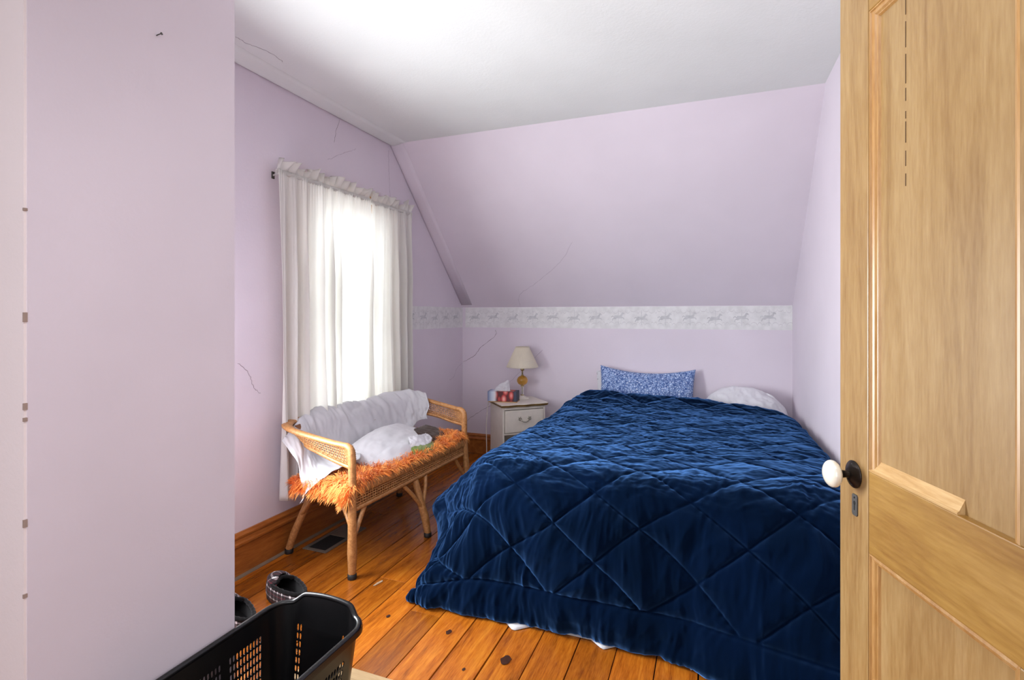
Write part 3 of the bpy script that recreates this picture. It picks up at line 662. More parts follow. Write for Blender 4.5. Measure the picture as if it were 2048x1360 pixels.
for i in range(2, NS-2, 1):
    a = bq[i]; b = bq[min(NS-1, i+2)]*.72+tq[min(NS-1, i+2)]*.28; m.tube([tuple(a), tuple((a+b)/2+side[min(NG-1, int(i*NG/NS))]*.006), tuple(b)], .0024, 4)
tag(m.build('gallery_braid', M['rattan'], settee), kind='stuff')
for yy in (.06, LY-.06, .36, .68):
    m = MB(); x0 = -.445 if .1 < yy < .9 else -.405
    m.tube([(x0, yy, .655), (-.39, yy*.96+.02, .55), (-.37, yy*.94+.03, .40)], .0145, 8); m.build('back_post', M['rattan_dark'], settee)

# orange shaggy throw on the seat
throw = tag(empty('shaggy_throw', SET, SR), 'bright orange shaggy fur throw spread over the wicker settee seat', 'throw')
nu, nv = 60, 100
C = []
for y, zf, zb in ((-.03, .365, .365), (-.018, .405, .40), (.035, .432, .415), (.12, .432, .412), (.3, .428, .412), (.5, .428, .412), (.7, .432, .415), (.85, .442, .425), (.95, .456, .44), (.99, .44, .43)):
    C.append([(-.004, y, zf-.024), (.002, y, zf-.012), (-.012, y, zf), (-.1, y, zf+.003), (-.22, y, zb+.01), (-.33, y, zb), (-.36, y, zb-.02)])
TP = net(np.array(C), nv, nu)
TP[..., 2] += .008*fbm(TP[..., 0]*18, TP[..., 1]*18, 4)
TP[..., 0] += .006*vnoise(TP[..., 1]*14, TP[..., 2]*14, 8)
keep = np.maximum(TP[..., 2], .34); TP[..., 2] = keep
m = MB(); m.grid(TP); m.build('backing', M['fur_back'], throw)
TN = normals(TP); TN *= np.sign(TN[..., 2:3]+1e-6)
rng = np.random.default_rng(5)
V, Fc = [], []
NB = 19000
iu = rng.integers(0, nv-1, NB); iv = rng.integers(0, nu-1, NB)
fu = rng.random(NB); fv = rng.random(NB)
for k in range(NB):
    i, j = iu[k], iv[k]
    p0 = TP[i, j]*(1-fu[k])*(1-fv[k])+TP[i+1, j]*fu[k]*(1-fv[k])+TP[i, j+1]*(1-fu[k])*fv[k]+TP[i+1, j+1]*fu[k]*fv[k]
    n = TN[i, j]; yl = p0[1]
    cl = vnoise(p0[0]*22, p0[1]*22, 3), vnoise(p0[0]*22+9, p0[1]*22, 6)
    comb = np.array([.1, -.2, .1]) if yl > .14 else np.array([.1, -.8, -.1])
    d = n*(.55 if yl > .14 else .3)+comb*.55+np.array([cl[0]*.9, cl[1]*.9, .1])+rng.normal(0, .18, 3); d /= np.linalg.norm(d)
    ln = rng.uniform(.026, .054); w = rng.uniform(.0009, .0017)
    sd = np.cross(d, n); sd = sd/(np.linalg.norm(sd)+1e-6)*w
    p1 = p0+d*ln*.5; p2 = p0+d*ln*.85+np.array([0, 0, -ln*.22]); p3 = p0+d*ln*1.05+np.array([0, 0, -ln*.42])
    o = len(V); V += [p0-sd, p0+sd, p1-sd, p1+sd, p2-sd*.7, p2+sd*.7, p3]
    Fc += [(o, o+1, o+3, o+2), (o+2, o+3, o+5, o+4), (o+4, o+5, o+6)]
m = MB(); m.add(V, Fc, True)
tag(m.build('fur', M['fur'], throw), kind='stuff')

# white sheet tossed over the settee back
def cloth(name, C, nu, nv, mat, parent, wr=.006, ws=14, seed=1, solid=.002, aniso=(1, 1), fine=.0015):
    P = net(np.array(C, float), nu, nv); N = normals(P)
    u = np.linspace(0, 1, nu)[:, None]*ws*aniso[0]; v = np.linspace(0, 1, nv)[None, :]*ws*aniso[1]
    d = wr*(1-2*np.abs(fbm(u+.4*vnoise(u, v, seed+4), v, seed, 3)))+fine*fbm(u*4, v*4, seed+30, 2)
    P = P+N*d[..., None]
    m = MB(); m.grid(P); return m.build(name, mat, parent, solid=solid)
sheet = tag(empty('white_sheet', SET, SR), 'crumpled white sheet tossed over the back of the wicker settee', 'sheet')
C = [  # rows across (y increasing), each from behind the rim down the front
 [(-.40, -.035, .60), (-.36, -.03, .55), (-.30, -.035, .50), (-.27, -.045, .44), (-.24, -.055, .375), (-.25, -.075, .33)],
 [(-.44, .06, .64), (-.41, .07, .665), (-.35, .06, .60), (-.30, .03, .53), (-.24, .0, .47), (-.18, -.035, .425)],
 [(-.505, .16, .62), (-.455, .17, .702), (-.39, .15, .65), (-.34, .13, .56), (-.27, .1, .495), (-.13, .07, .475)],
 [(-.51, .27, .60), (-.465, .27, .712), (-.40, .27, .66), (-.36, .25, .58), (-.29, .22, .50), (-.13, .2, .49)],
 [(-.51, .38, .60), (-.465, .38, .70), (-.40, .39, .65), (-.36, .38, .57), (-.33, .37, .50), (-.25, .35, .48)],
 [(-.51, .52, .60), (-.465, .52, .698), (-.405, .54, .65), (-.37, .55, .57), (-.345, .55, .50), (-.27, .54, .48)],
 [(-.51, .66, .60), (-.465, .68, .70), (-.40, .71, .65), (-.37, .73, .57), (-.35, .74, .50), (-.28, .74, .48)],
 [(-.50, .80, .60), (-.46, .84, .712), (-.385, .86, .67), (-.35, .87, .59), (-.335, .88, .53), (-.3, .88, .49)],
 [(-.46, .93, .60), (-.40, .97, .712), (-.335, .955, .67), (-.31, .95, .60), (-.305, .955, .55), (-.30, .955, .52)],
 [(-.40, 1.04, .62), (-.315, 1.035, .695), (-.27, 1.005, .665), (-.25, .995, .61), (-.262, .985, .56), (-.255, .985, .53)]]
cloth('sheet_cloth', C, 150, 70, M['white_cloth'], sheet, .0075, 6, 12, .002, (1.7, .26), .0022)

# pillows and cushions
def pillow(name, w, h, t, mat, parent, loc, rot, seed=0, pinch=.12, wr=.004, nu=56, nv=44, sag=0, power=.55, bend=0, taper=0, rnd=0):
    u = np.linspace(-1, 1, nu)[:, None]; v = np.linspace(-1, 1, nv)[None, :]
    sx = w/2*u*np.sqrt(1-rnd*v*v)*(1-pinch*(1-v*v)*np.abs(u)**3*.8); sy = h/2*v*np.sqrt(1-rnd*u*u)*(1-pinch*(1-u*u)*np.abs(v)**3*.8)
    prof = np.clip((1-np.abs(u)**2.6), 0, 1)**power*np.clip((1-np.abs(v)**2.6), 0, 1)**power*(1-taper*np.clip(u+.1, 0, 1))
    wk = wr*fbm(u*3.2, v*3.2, seed, 3)+wr*.8*(1-2*np.abs(vnoise(u*5+v*2, v*1.5-u, seed+5)))*(.3+np.abs(u)+.3*np.abs(v))
    sh = sag*(1-u*u)*(v+1)
    bz = bend*u*u
    a = np.stack([sx+0*v, sy+sh*-1+0*u, t/2*prof+wk*prof**.3+bz], 2); b = np.stack([sx+0*v, sy+sh*-1+0*u, -t/2*prof+.6*wk+bz], 2)
    m = MB(); m.grid(a); m.grid(b[::-1])
    bm = None
    o = m.build(name, mat, parent)
    bm = bmesh.new(); bm.from_mesh(o.data); bmesh.ops.remove_doubles(bm, verts=bm.verts[:], dist=.0008); bmesh.ops.recalc_face_normals(bm, faces=bm.faces[:]); bm.to_mesh(o.data); bm.free()
    for q in o.data.polygons: q.use_smooth = True
    o.location = loc; o.rotation_euler = rot; return o
def set_world(l): return tuple(Matrix.Translation(SET) @ Matrix.Rotation(SR, 4, 'Z') @ Vector(l))
wp = tag(empty('settee_pillow', set_world((-.205, .60, .464)), SR), 'white pillow with an open rumpled case leaning on the orange throw', 'pillow')
pillow('pillow_body', .86, .36, .115, M['white_pillow'], wp, (0, 0, 0), (math.radians(22), math.radians(-1), math.radians(101)), 3, .2, .005, bend=-.026, taper=.55, rnd=.42)
C = [[(.10, -.06, -.01), (.125, -.05, .015), (.10, -.03, .05)], [(.12, -.03, -.03), (.15, -.01, .0), (.115, .0, .052)], [(.13, .02, -.035), (.165, .04, -.005), (.12, .04, .048)], [(.12, .06, -.03), (.165, .09, .0), (.115, .10, .04)], [(.11, .08, -.02), (.15, .13, .012), (.10, .14, .035)]]
cloth('pillowcase_flap', C, 40, 24, M['white_pillow'], wp, .004, 4, 5, .002)
gc = pillow('green_cushion', .25, .2, .085, M['green'], None, set_world((-.085, .645, .434)), (math.radians(16), 0, SR+math.radians(92)), 9, .1, .003)
tag(gc, 'olive green satin cushion tucked under the white settee pillow', 'cushion')
bc = pillow('brown_cushion', .27, .24, .06, M['brown'], None, set_world((-.155, .87, .456)), (math.radians(14), 0, SR+math.radians(93)), 14, .08, .003)
tag(bc, 'dark brown cushion in the shade behind the green one on the settee', 'cushion')

# ------------------------------------------------------------------ tartan slippers
def slipper(loc, rz, label, sc=1):
    o = empty('tartan_slipper', loc, rz); n = 40
    L2, W2 = .135*sc, .05*sc
    def outline(a, k=1, e=0):
        c, s = math.cos(a), math.sin(a); w = W2*(1+.18*c)
        return (L2*k*c+e, w*k*s)
    A = np.linspace(0, 2*np.pi, n+1)[:-1]
    m = MB(); P = []
    for z, k in ((0, .96), (.004, 1.0), (.014, 1.0), (.017, .97)): P.append([(*outline(a, k), z) for a in A])
    m.grid(np.array(P), closed_v=True); m.add([(*outline(a, .96), 0) for a in A], [tuple(range(n))]); m.add([(*outline(a, .97), .017) for a in A], [tuple(range(n))]); m.build('sole', M['black_rubber'], o)
    # upper: outer wall rising from the sole to a collar; toe closed by a vamp
    def ring(z, k, e=0): return [(*outline(a, k, e), z) for a in A]
    P = [ring(.012, .97), ring(.03, 1.02), ring(.055, 1.0)]
    hi = []
    for a in A:
        c = math.cos(a); x, y = outline(a, .95); h = .072 if c < .1 else .072+.012*(c-.1); hi.append((x, y, h))
    P.append(hi); m = MB(); m.grid(np.array(P)*1.0, closed_v=True)
    # vamp: strip from the toe wall back to the instep edge
    V = []
    for f in np.linspace(0, 1, 8):
        row = []
        for q in np.linspace(-1, 1, 17):
            a = q*1.35; x0, y0 = outline(a, .95); c = math.cos(a); z0 = .072 if c < .1 else .072+.012*(c-.1)
            x1, y1 = .012*sc+.03*sc*(1-q*q), W2*.80*q; row.append((x0*(1-f)+x1*f, y0*(1-f)+y1*f, z0+math.sin(f*math.pi*.6)*.024*(1-abs(q)**2.4)))
        V.append(row)
    m.grid(np.array(V)); m.build('upper', M['tartan'], o, solid=.003)
    # fleece lining and collar
    m = MB(); P = [ring(.02, .86), ring(.05, .87), [(x*.93, y*.93, z) for x, y, z in hi]]; m.grid(np.array(P), closed_v=True); m.add(ring(.02, .86), [tuple(range(n))]); m.build('lining', M['fleece'], o)
    col = []
    for q in np.linspace(1.25, 2*math.pi-1.25, 40): x, y = outline(q, .92); col.append((x, y, .075))
    for f in np.linspace(-1, 1, 12)[1:-1]: col.append((.012*sc+.03*sc*(1-f*f), W2*.8*f, .08+.012*(1-f*f)))
    m = MB(); m.tube(col, [.0075+.0016*math.sin(i*2.4) for i in range(len(col))], 8, closed=True); m.build('collar', M['fleece'], o)
    return tag(o, label, 'slipper', 'tartan slippers')
slipper((-1.655, 1.675, 0), math.radians(163), 'dark tartan slipper farther from the chase wall, toe pointing at the baseboard')
slipper((-1.71, 1.47, 0), math.radians(163), 'dark tartan slipper half hidden by the lilac chase wall')

# ------------------------------------------------------------------ black laundry basket
BH = .272
bk = tag(empty('laundry_basket', (-1.139, 1.02, 0)), 'black plastic laundry basket with slotted sides standing beside the chase wall', 'basket')
tw, tl, bw, bl = .165, .285, .135, .245         # half sizes at top and bottom
def peri(hw, hl, rc, s):
    """point on a rounded rectangle, s in 0..1 starting at the middle of the +x side"""
    segs = [hl-rc, rc*math.pi/2, 2*(hw-rc), rc*math.pi/2, 2*(hl-rc), rc*math.pi/2, 2*(hw-rc), rc*math.pi/2, hl-rc]; t = s*sum(segs)
    pos = [((hw, 0), (0, 1)), ((hw-rc, hl-rc), 0), ((hw-rc, hl), (-1, 0)), ((-hw+rc, hl-rc), math.pi/2), ((-hw, hl-rc), (0, -1)), ((-hw+rc, -hl+rc), math.pi), ((-hw+rc, -hl), (1, 0)), ((hw-rc, -hl+rc), 1.5*math.pi), ((hw, -hl+rc), (0, 1))]
    for L_, (p, d) in zip(segs, pos):
        if t <= L_+1e-9:
            if isinstance(d, tuple): return p[0]+d[0]*t, p[1]+d[1]*t
            a = d+t/rc; return p[0]+rc*math.cos(a), p[1]+rc*math.sin(a)
        t -= L_
    return hw, 0
TOT = 2*((tl-.07)*2+(tw-.07)*2)+2*math.pi*.07
pitch = TOT/138
cols = []; 
for k in range(138): cols += [(k*pitch-.0021)/TOT, (k*pitch+.0021)/TOT, (k*pitch+.0042)/TOT, (k*pitch+pitch-.0042)/TOT]
cols = sorted(c % 1 for c in cols)
rows = [0, .012]
rz0, nrow = .022, 8; rp = (BH-.06-rz0)/nrow
for r in range(nrow): rows += [rz0+r*rp+.0035, rz0+r*rp+.0075, rz0+(r+1)*rp-.006, rz0+(r+1)*rp-.002]
rows += [BH-.045, BH-.02, BH]
def wall_pt(s, z):
    f = (z/BH)**.9; x, y = peri(bw+(tw-bw)*f, bl+(tl-bl)*f, .05+.02*f, s); return x, y
def handle_lift(x, y, z):
    f = max(0, (z-BH*.75)/(BH*.25)); e = max(0, min(1, (.122-abs(x))/.04)); e = e*e*(3-2*e); return f*(.017*e+.012*max(0, 1-(x/.12)**2))*(abs(y) > tl-.05)
G = []
for z in rows:
    r = []
    for s in cols:
        x, y = wall_pt(s, z); h = handle_lift(x, y, z); r.append((x, y+math.copysign(h*.5, y), z+h))
    G.append(r)
G = np.array(G); nr, ncl = G.shape[:2]
fs = []
def slot(s, rowi):
    x, y = wall_pt(s, BH)
    if abs(abs(x)-tw) < .004 and abs(y) < tl-.074:          # long sides: panels of slots between solid bands
        q = ((y+tl)*1000-40) % 150; return 12 < q < 138
    if abs(abs(y)-tl) < .004 and abs(x) < tw-.06: 
        return abs(abs(x)-.088) < .0135 or rowi == 0
    return False
for i in range(nr-1):
    for j in range(ncl):
        j2 = (j+1) % ncl; hole = False
        mid = (cols[j]+(cols[j2] if j2 else 1))/2; wdt = ((cols[j2]-cols[j]) % 1)*TOT
        if 2 <= i < 2+4*nrow:
            rr_, w = (i-2)//4, (i-2) % 4
            sl = slot((math.floor(mid*TOT/pitch)+.5)*pitch/TOT, rr_)
            kind = int(np.argmin(np.abs(np.array([0, .00315, pitch/2, pitch-.00315, pitch])-((mid*TOT) % pitch)))) % 4
            if sl and kind and (w == 1 or (w in (0, 2) and kind == 2)): hole = True
            elif sl and kind and w in (0, 2):
                q4 = (i*ncl+j, i*ncl+j2, (i+1)*ncl+j2, (i+1)*ncl+j); skip = {(0, 1): 2, (0, 3): 3, (2, 1): 1, (2, 3): 0}[(w, kind)]
                fs.append(tuple(q4[z] for z in range(4) if z != skip)); hole = True
        if not hole: fs.append((i*ncl+j, i*ncl+j2, (i+1)*ncl+j2, (i+1)*ncl+j))
me = bpy.data.meshes.new('basket_wall'); me.from_pydata(G.reshape(-1, 3).tolist(), [], fs)
o = link_obj('basket_wall', me, M['black_plastic'], bk); q = o.modifiers.new('solid', 'SOLIDIFY'); q.thickness = .003
m = MB(); bp = [peri(bw, bl, .05, s) for s in np.linspace(0, 1, 61)[:-1]]
m.add([(x, y, .001) for x, y in bp]+[(x, y, .006) for x, y in bp], [tuple(range(60)), tuple(range(60, 120))]+[(i, (i+1) % 60, 60+(i+1) % 60, 60+i) for i in range(60)])
m.tube([(x*.8, y*.85, .006) for x, y in bp], .004, 6, closed=True); m.build('basket_floor', M['black_plastic'], bk)
rim = []
for s in np.linspace(0, 1, 241)[:-1]:
    x, y = wall_pt(s, BH); h = handle_lift(x, y, BH); rim.append((x*1.01, y*1.01+math.copysign(h*.5, y), BH+h))
m = MB(); m.tube(rim, .0085, 8, closed=True, up=(0, 0, 1)); m.grid(np.array([[(x*k, y*k2, z+d) for x, y, z in rim] for k, k2, d in ((1.045, 1.03, .002), (1.05, 1.033, -.004), (1.05, 1.033, -.016))]), closed_v=True); m.build('basket_rim', M['black_plastic'], bk)

# ------------------------------------------------------------------ nightstand, set diagonally in the corner
NR = math.radians(42); NZ = .53
NSO = (-1.46, 3.578, 0)      # front left corner
ns = tag(empty('nightstand', NSO, NR), 'small antique white nightstand with gold trim standing diagonally in the corner', 'nightstand')
NW, ND = .375, .31
def nbox(name, lo, hi, mat, bev=.002, parent=ns):
    m = MB(); m.box(lo, hi, bev); return m.build(name, mat, parent)
nbox('side_panel', (.012, .012, .06), (.026, ND-.008, NZ-.022), M['white_furniture']); nbox('side_panel', (NW-.026, .012, .06), (NW-.012, ND-.008, NZ-.022), M['white_furniture'])
nbox('back_panel', (.0265, ND-.02, .06), (NW-.0265, ND-.01, NZ-.022), M['white_furniture'])
for lx, ly in ((.012, .012), (NW-.04, .012), (.012, ND-.036), (NW-.04, ND-.036)):
    m = MB(); m.tube([(lx+.014, ly+.014, .075), (lx+.013, ly+.012, .05), (lx+.012, ly+.006, .02), (lx+.011, ly, .0)], [.017, .016, .011, .013], 10); m.build('leg', M['white_furniture'], ns)
nbox('face_frame', (.0265, .012, NZ-.045), (NW-.0265, .03, NZ-.0225), M['white_furniture']); nbox('bottom_rail', (.0265, .012, .06), (NW-.0265, .03, .10), M['white_furniture']); nbox('shelf', (.0265, .03, .10), (NW-.0265, ND-.021, .112), M['white_furniture']); nbox('drawer_divider', (.0265, .012, .295), (NW-.0265, ND-.021, .308), M['white_furniture'])
# serpentine top with gold edge
oc = []; nse = 30
for i in range(nse+1): f = i/nse; oc.append((-.004+(NW+.008)*f, -.006-.012*math.sin(f*math.pi*3)**2*(1 if .33 < f < .67 else .55)))
oc += [(NW+.006, .03), (NW+.004, ND+.0), (-.004, ND+.0), (-.006, .03)]
m = MB(); m.prism([(x, y, NZ-.008) for x, y in oc], (0, 0, .008)); m.build('top', M['white_furniture'], ns)
m = MB(); m.prism([(NW/2+(x-NW/2)*1.012, ND/2+(y-ND/2)*1.012, NZ-.014) for x, y in oc], (0, 0, .0075)); m.prism([(NW/2+(x-NW/2)*.99, ND/2+(y-ND/2)*.99, NZ-.0222) for x, y in oc], (0, 0, .0085)); m.build('top_edge', M['gold'], ns)
dr = nbox('drawer', (.03, .006, .312), (NW-.03, .024, NZ-.05), M['white_furniture'], .003)
m = MB()
for lo, hi in (((.04, .0045, .322), (NW-.04, .0075, .3245)), ((.04, .0045, NZ-.0625), (NW-.04, .0075, NZ-.06)), ((.04, .0045, .3245), (.0425, .0075, NZ-.0625)), ((NW-.0425, .0045, .3245), (NW-.04, .0075, NZ-.0625))): m.box(lo, hi)
m.build('drawer_bead', M['white_furniture'], dr)
m = MB(); cx, cz = NW/2, .408
for s in (-1, 1):
    m.tube([(cx+s*.034, .004, cz+.006), (cx+s*.032, -.008, cz-.002), (cx+s*.022, -.013, cz-.012), (cx+s*.008, -.014, cz-.016), (cx, -.014, cz-.0165)], [.004, .0035, .0038, .0035, .0035], 8)
    for k in range(5):
        a = k*1.26+.4; m.tube([(cx+s*.04, .004, cz+.008), (cx+s*(.04+.009*math.cos(a)), .0, cz+.008+.009*math.sin(a)), (cx+s*(.04+.017*math.cos(a+.5)), .003, cz+.008+.017*math.sin(a+.5))], [.004, .004, .0015], 6)
m.build('drawer_pull', M['silver'], dr)
nbox('shelf_back', (.03, ND-.03, .115), (NW-.03, ND-.0205, .292), M['white_furniture'])  # plain white board behind the open shelf

def ns_world(x, y, z): return tuple(Matrix.Translation(NSO) @ Matrix.Rotation(NR, 4, 'Z') @ Vector((x, y, z)))
# lamp
LX, LYY = -1.419, 3.92
lamp = tag(empty('table_lamp', (LX, LYY, NZ)), 'table lamp with cream pleated shade and amber glass ball on the nightstand', 'lamp')
m = MB(); m.lathe([(0, 0), (.052, 0), (.053, .004), (.046, .008), (.038, .011), (.028, .018), (.02, .022), (.014, .026), (0, .026)], 32); m.build('base', M['white_furniture'], lamp)
for pr in ([(.013, .026), (.0145, .028), (.0145, .032), (.012, .034)], [(.012, .098), (.0145, .1), (.0145, .104), (.011, .107)], [(.008, .186), (.012, .188), (.012, .192), (.008, .194)]):
    m = MB(); m.lathe(pr, 20); m.build('collar', M['brass'], lamp)
m = MB(); m.lathe([(.0115, .034), (.0105, .04), (.0105, .092), (.0115, .098)], 20); m.build('stem', M['acrylic'], lamp)
m = MB(); m.lathe([(.001, .107)]+[((.0435+.0016*(q % 2))*math.sin(q*math.pi/16), .147-.04*math.cos(q*math.pi/16)) for q in range(1, 16)]+[(.001, .187)], 28); m.build('glass_ball', M['amber'], lamp)
m = MB(); m.tube([(0, 0, .03), (0, 0, .2)], .004, 8); m.lathe([(.006, .192), (.007, .2), (.006, .222), (.012, .226), (.0165, .232), (.0165, .244), (.0145, .247), (.0165, .252), (.0165, .272), (.012, .276), (0, .276)], 20); m.build('socket', M['brass'], lamp)
m = MB(); m.lathe([(0, .276), (.012, .276), (.014, .29), (.028, .32), (.029, .335), (.02, .357), (0, .362)], 20); m.build('bulb', M['porcelain'], lamp)
m = MB(); rn = []
nple = 72
for z, r in ((.257, .126), (.262, .1255), (.31, .103), (.36, .08), (.405, .0585), (.417, .0545)):
    rn.append([((r+(.0018 if k % 2 else 0))*math.cos(k*math.pi/nple), (r+(.0018 if k % 2 else 0))*math.sin(k*math.pi/nple), z) for k in range(2*nple)])
m.grid(np.array(rn), closed_v=True, smooth=False); sh = m.build('shade', M['shade'], lamp, solid=.001)
m = MB()
for z, r in ((.257, .127), (.417, .0555)): m.tube([(r*math.cos(a), r*math.sin(a), z) for a in np.linspace(0, 2*math.pi, 65)[:-1]], .0028, 6, closed=True)
m.tube([(-.055, 0, .412), (.055, 0, .412)], .0015, 6); m.tube([(0, -.055, .412), (0, .055, .412)], .0015, 6); m.tube([(0, 0, .27), (.03, 0, .3), (.035, 0, .34), (.012, 0, .395), (0, 0, .412)], .0013, 6); m.build('shade_wire', M['shade'], sh)
m = MB(); a = ns_world(.03, .2, 0); b = Vector(ns_world(-.012, .23, 0)); 
cp = [(-.045, -.02, .004), (-.1, -.03, .003), (-.16, -.035, .003), (b.x-LX, b.y-LYY, .004), (b.x-LX-.016, b.y-LYY-.01, -.03), (b.x-LX-.03, b.y-LYY-.012, -.2), (b.x-LX-.02, b.y-LYY-.03, -.4), (b.x-LX-.03, b.y-LYY-.04, -.522), (b.x-LX-.08, b.y-LYY-.1, -.526), (b.x-LX-.10, b.y-LYY-.2, -.526), (-.20, -.62, -.526), (-.12, -.8, -.526), (-.2, -.95, -.526)]
m.tube(curve(cp, 90), .0032, 6); m.build('lamp_cord', M['cord'], lamp)
# tissue box
tb = tag(empty('tissue_box', ns_world(.075, .165, NZ), NR-math.radians(32)), 'tissue box with red flower print standing beside the lamp', 'tissue box')
m = MB(); m.box((-.115, -.058, .006), (.115, .058, .082), .0015); m.build('carton', M['tissue_print'], tb)
m = MB(); m.box((-.108, -.066, 0), (.118, .06, .0055), .001); m.build('tan_card', M['tan'], tb)
m = MB(); m.tube([(.06*math.cos(a), .022*math.sin(a), .0822) for a in np.linspace(0, 2*math.pi, 25)[:-1]], .0014, 5, closed=True); m.build('opening_edge', M['white_furniture'], tb)
C = [[(-.075, .0, .078), (-.062, .004, .10), (-.045, .0, .118)], [(-.04, -.014, .08), (-.035, -.008, .12), (-.018, .006, .138)], [(0, -.016, .08), (.0, -.014, .125), (.012, .0, .152)], [(.03, -.01, .08), (.028, -.012, .128), (.036, -.006, .166)], [(.05, .0, .08), (.046, .008, .12), (.044, .01, .15)]]
cloth('tissue', C, 30, 22, fabric('white_tissue', (240, 240, 244), trans=.35), tb, .003, 4, 8, .0008)

# ------------------------------------------------------------------ bed
bed = tag(empty('bed', (-.2, 3.0, 0)), 'double bed standing in the corner, mattress covered by the navy comforter', 'bed')
def bbox(name, lo, hi, mat, bev):
    m = MB(); off = Vector((-.2, 3.0, 0)); m.box(Vector(lo)-off, Vector(hi)-off, bev); return m.build(name, mat, bed)
bbox('mattress', (-.86, 2.12, .30), (.49, 4.03, .505), M['white_pillow'], .03); bbox('box_spring', (-.85, 2.13, .12), (.48, 4.02, .2995), M['white_pillow'], .012)
for bx in (-.8, .44):
    for by in (2.2, 3.95): bbox('leg', (bx-.02, by-.02, 0), (bx+.02, by+.02, .12), M['iron'], .003)

# comforter: control net (rows head->foot, columns left hem -> right wall)
rowsC = [
 # Y, then z of the top at left edge / middle / right, extra
 (3.775, [(-1.13, 3.70, .30), (-1.03, 3.73, .44), (-.90, 3.765, .585), (-.70, 3.775, .612), (-.40, 3.775, .612), (-.08, 3.77, .597), (.25, 3.76, .567), (.47, 3.75, .53), (.525, 3.74, .44)]),
 (3.72, [(-1.15, 3.66, .28), (-1.05, 3.69, .43), (-.915, 3.73, .60), (-.72, 3.735, .642), (-.40, 3.735, .634), (-.08, 3.73, .622), (.25, 3.72, .594), (.48, 3.71, .55), (.53, 3.70, .44)]),
 (3.6, [(-1.17, 3.52, .26), (-1.06, 3.55, .42), (-.93, 3.59, .575), (-.72, 3.60, .602), (-.40, 3.60, .592), (-.08, 3.60, .583), (.25, 3.60, .572), (.48, 3.59, .545), (.53, 3.58, .43)]),
 (3.35, [(-1.20, 3.30, .25), (-1.08, 3.31, .41), (-.935, 3.32, .556), (-.74, 3.33, .575), (-.40, 3.33, .572), (-.08, 3.33, .572), (.25, 3.33, .568), (.48, 3.33, .545), (.53, 3.33, .43)]),
 (2.95, [(-1.24, 2.92, .25), (-1.10, 2.93, .41), (-.94, 2.94, .55), (-.76, 2.95, .568), (-.40, 2.95, .565), (-.08, 2.95, .567), (.25, 2.95, .568), (.48, 2.95, .55), (.53, 2.95, .43)]),
 (2.55, [(-1.29, 2.52, .25), (-1.13, 2.53, .405), (-.955, 2.54, .548), (-.76, 2.55, .565), (-.40, 2.55, .562), (-.08, 2.55, .565), (.25, 2.55, .567), (.48, 2.55, .548), (.53, 2.55, .43)]),
 (2.25, [(-1.30, 2.28, .25), (-1.14, 2.27, .39), (-.96, 2.25, .543), (-.76, 2.24, .562), (-.40, 2.23, .56), (-.08, 2.23, .564), (.25, 2.23, .566), (.48, 2.23, .545), (.53, 2.23, .42)]),
 (2.1, [(-1.21, 2.16, .20), (-1.10, 2.15, .36), (-.945, 2.12, .52), (-.75, 2.085, .545), (-.40, 2.07, .548), (-.08, 2.065, .553), (.25, 2.06, .556), (.48, 2.06, .53), (.54, 2.05, .42)]),
 (2.0, [(-1.155, 2.06, .13), (-1.04, 2.045, .30), (-.92, 2.03, .44), (-.73, 2.005, .46), (-.40, 1.99, .465), (-.08, 1.985, .47), (.25, 1.975, .47), (.47, 1.965, .45), (.53, 1.96, .37)]),
 (1.95, [(-1.15, 1.985, .07), (-1.05, 1.965, .20), (-.90, 1.955, .31), (-.72, 1.945, .32), (-.40, 1.935, .325), (-.08, 1.93, .33), (.25, 1.89, .33), (.46, 1.87, .32), (.52, 1.87, .27)]),
 (1.9, [(-1.175, 1.915, .03), (-1.08, 1.90, .10), (-.90, 1.90, .17), (-.72, 1.90, .175), (-.40, 1.90, .18), (-.08, 1.88, .185), (.25, 1.815, .185), (.46, 1.77, .18), (.52, 1.77, .16)]),
 (1.87, [(-1.195, 1.865, .018), (-1.09, 1.865, .04), (-.90, 1.87, .062), (-.72, 1.88, .07), (-.40, 1.885, .072), (-.08, 1.85, .072), (.25, 1.745, .075), (.46, 1.69, .075), (.52, 1.69, .07)]),
 (1.87, [(-1.185, 1.862, .012), (-1.09, 1.863, .014), (-.90, 1.868, .018), (-.72, 1.878, .02), (-.40, 1.885, .022), (-.08, 1.845, .022), (.25, 1.735, .022), (.46, 1.68, .022), (.52, 1.68, .022)]),
 (1.9, [(-1.15, 1.89, .009), (-1.07, 1.89, .009), (-.89, 1.90, .010), (-.71, 1.91, .012), (-.39, 1.92, .014), (-.07, 1.88, .014), (.25, 1.77, .014), (.45, 1.72, .014), (.51, 1.72, .014)])]
C = np.array([r[1] for r in rowsC])
NV_, NU_ = 560, 470
P = crom(C, 14*40); P = np.swapaxes(crom(np.swapaxes(P, 0, 1), 9*50), 0, 1)
# re-sample so that vertices are evenly spread along each row and column
def resample(P, n):
    d = np.linalg.norm(np.diff(P, axis=0), axis=2).mean(axis=1); s = np.concatenate([[0], np.cumsum(d)]); t = np.linspace(0, s[-1], n); i = np.clip(np.searchsorted(s, t)-1, 0, len(s)-2); f = ((t-s[i])/(s[i+1]-s[i]))[:, None, None]
    return P[i]*(1-f)+P[i+1]*f, t
P, vv = resample(P, NV_); Pt, uu = resample(np.swapaxes(P, 0, 1), NU_); P = np.swapaxes(Pt, 0, 1)
U, Vv = np.meshgrid(uu, vv)
N = normals(P); N *= np.sign(np.mean(N[150:250, 150:250, 2]))
vfoot = vv[-1]-.06
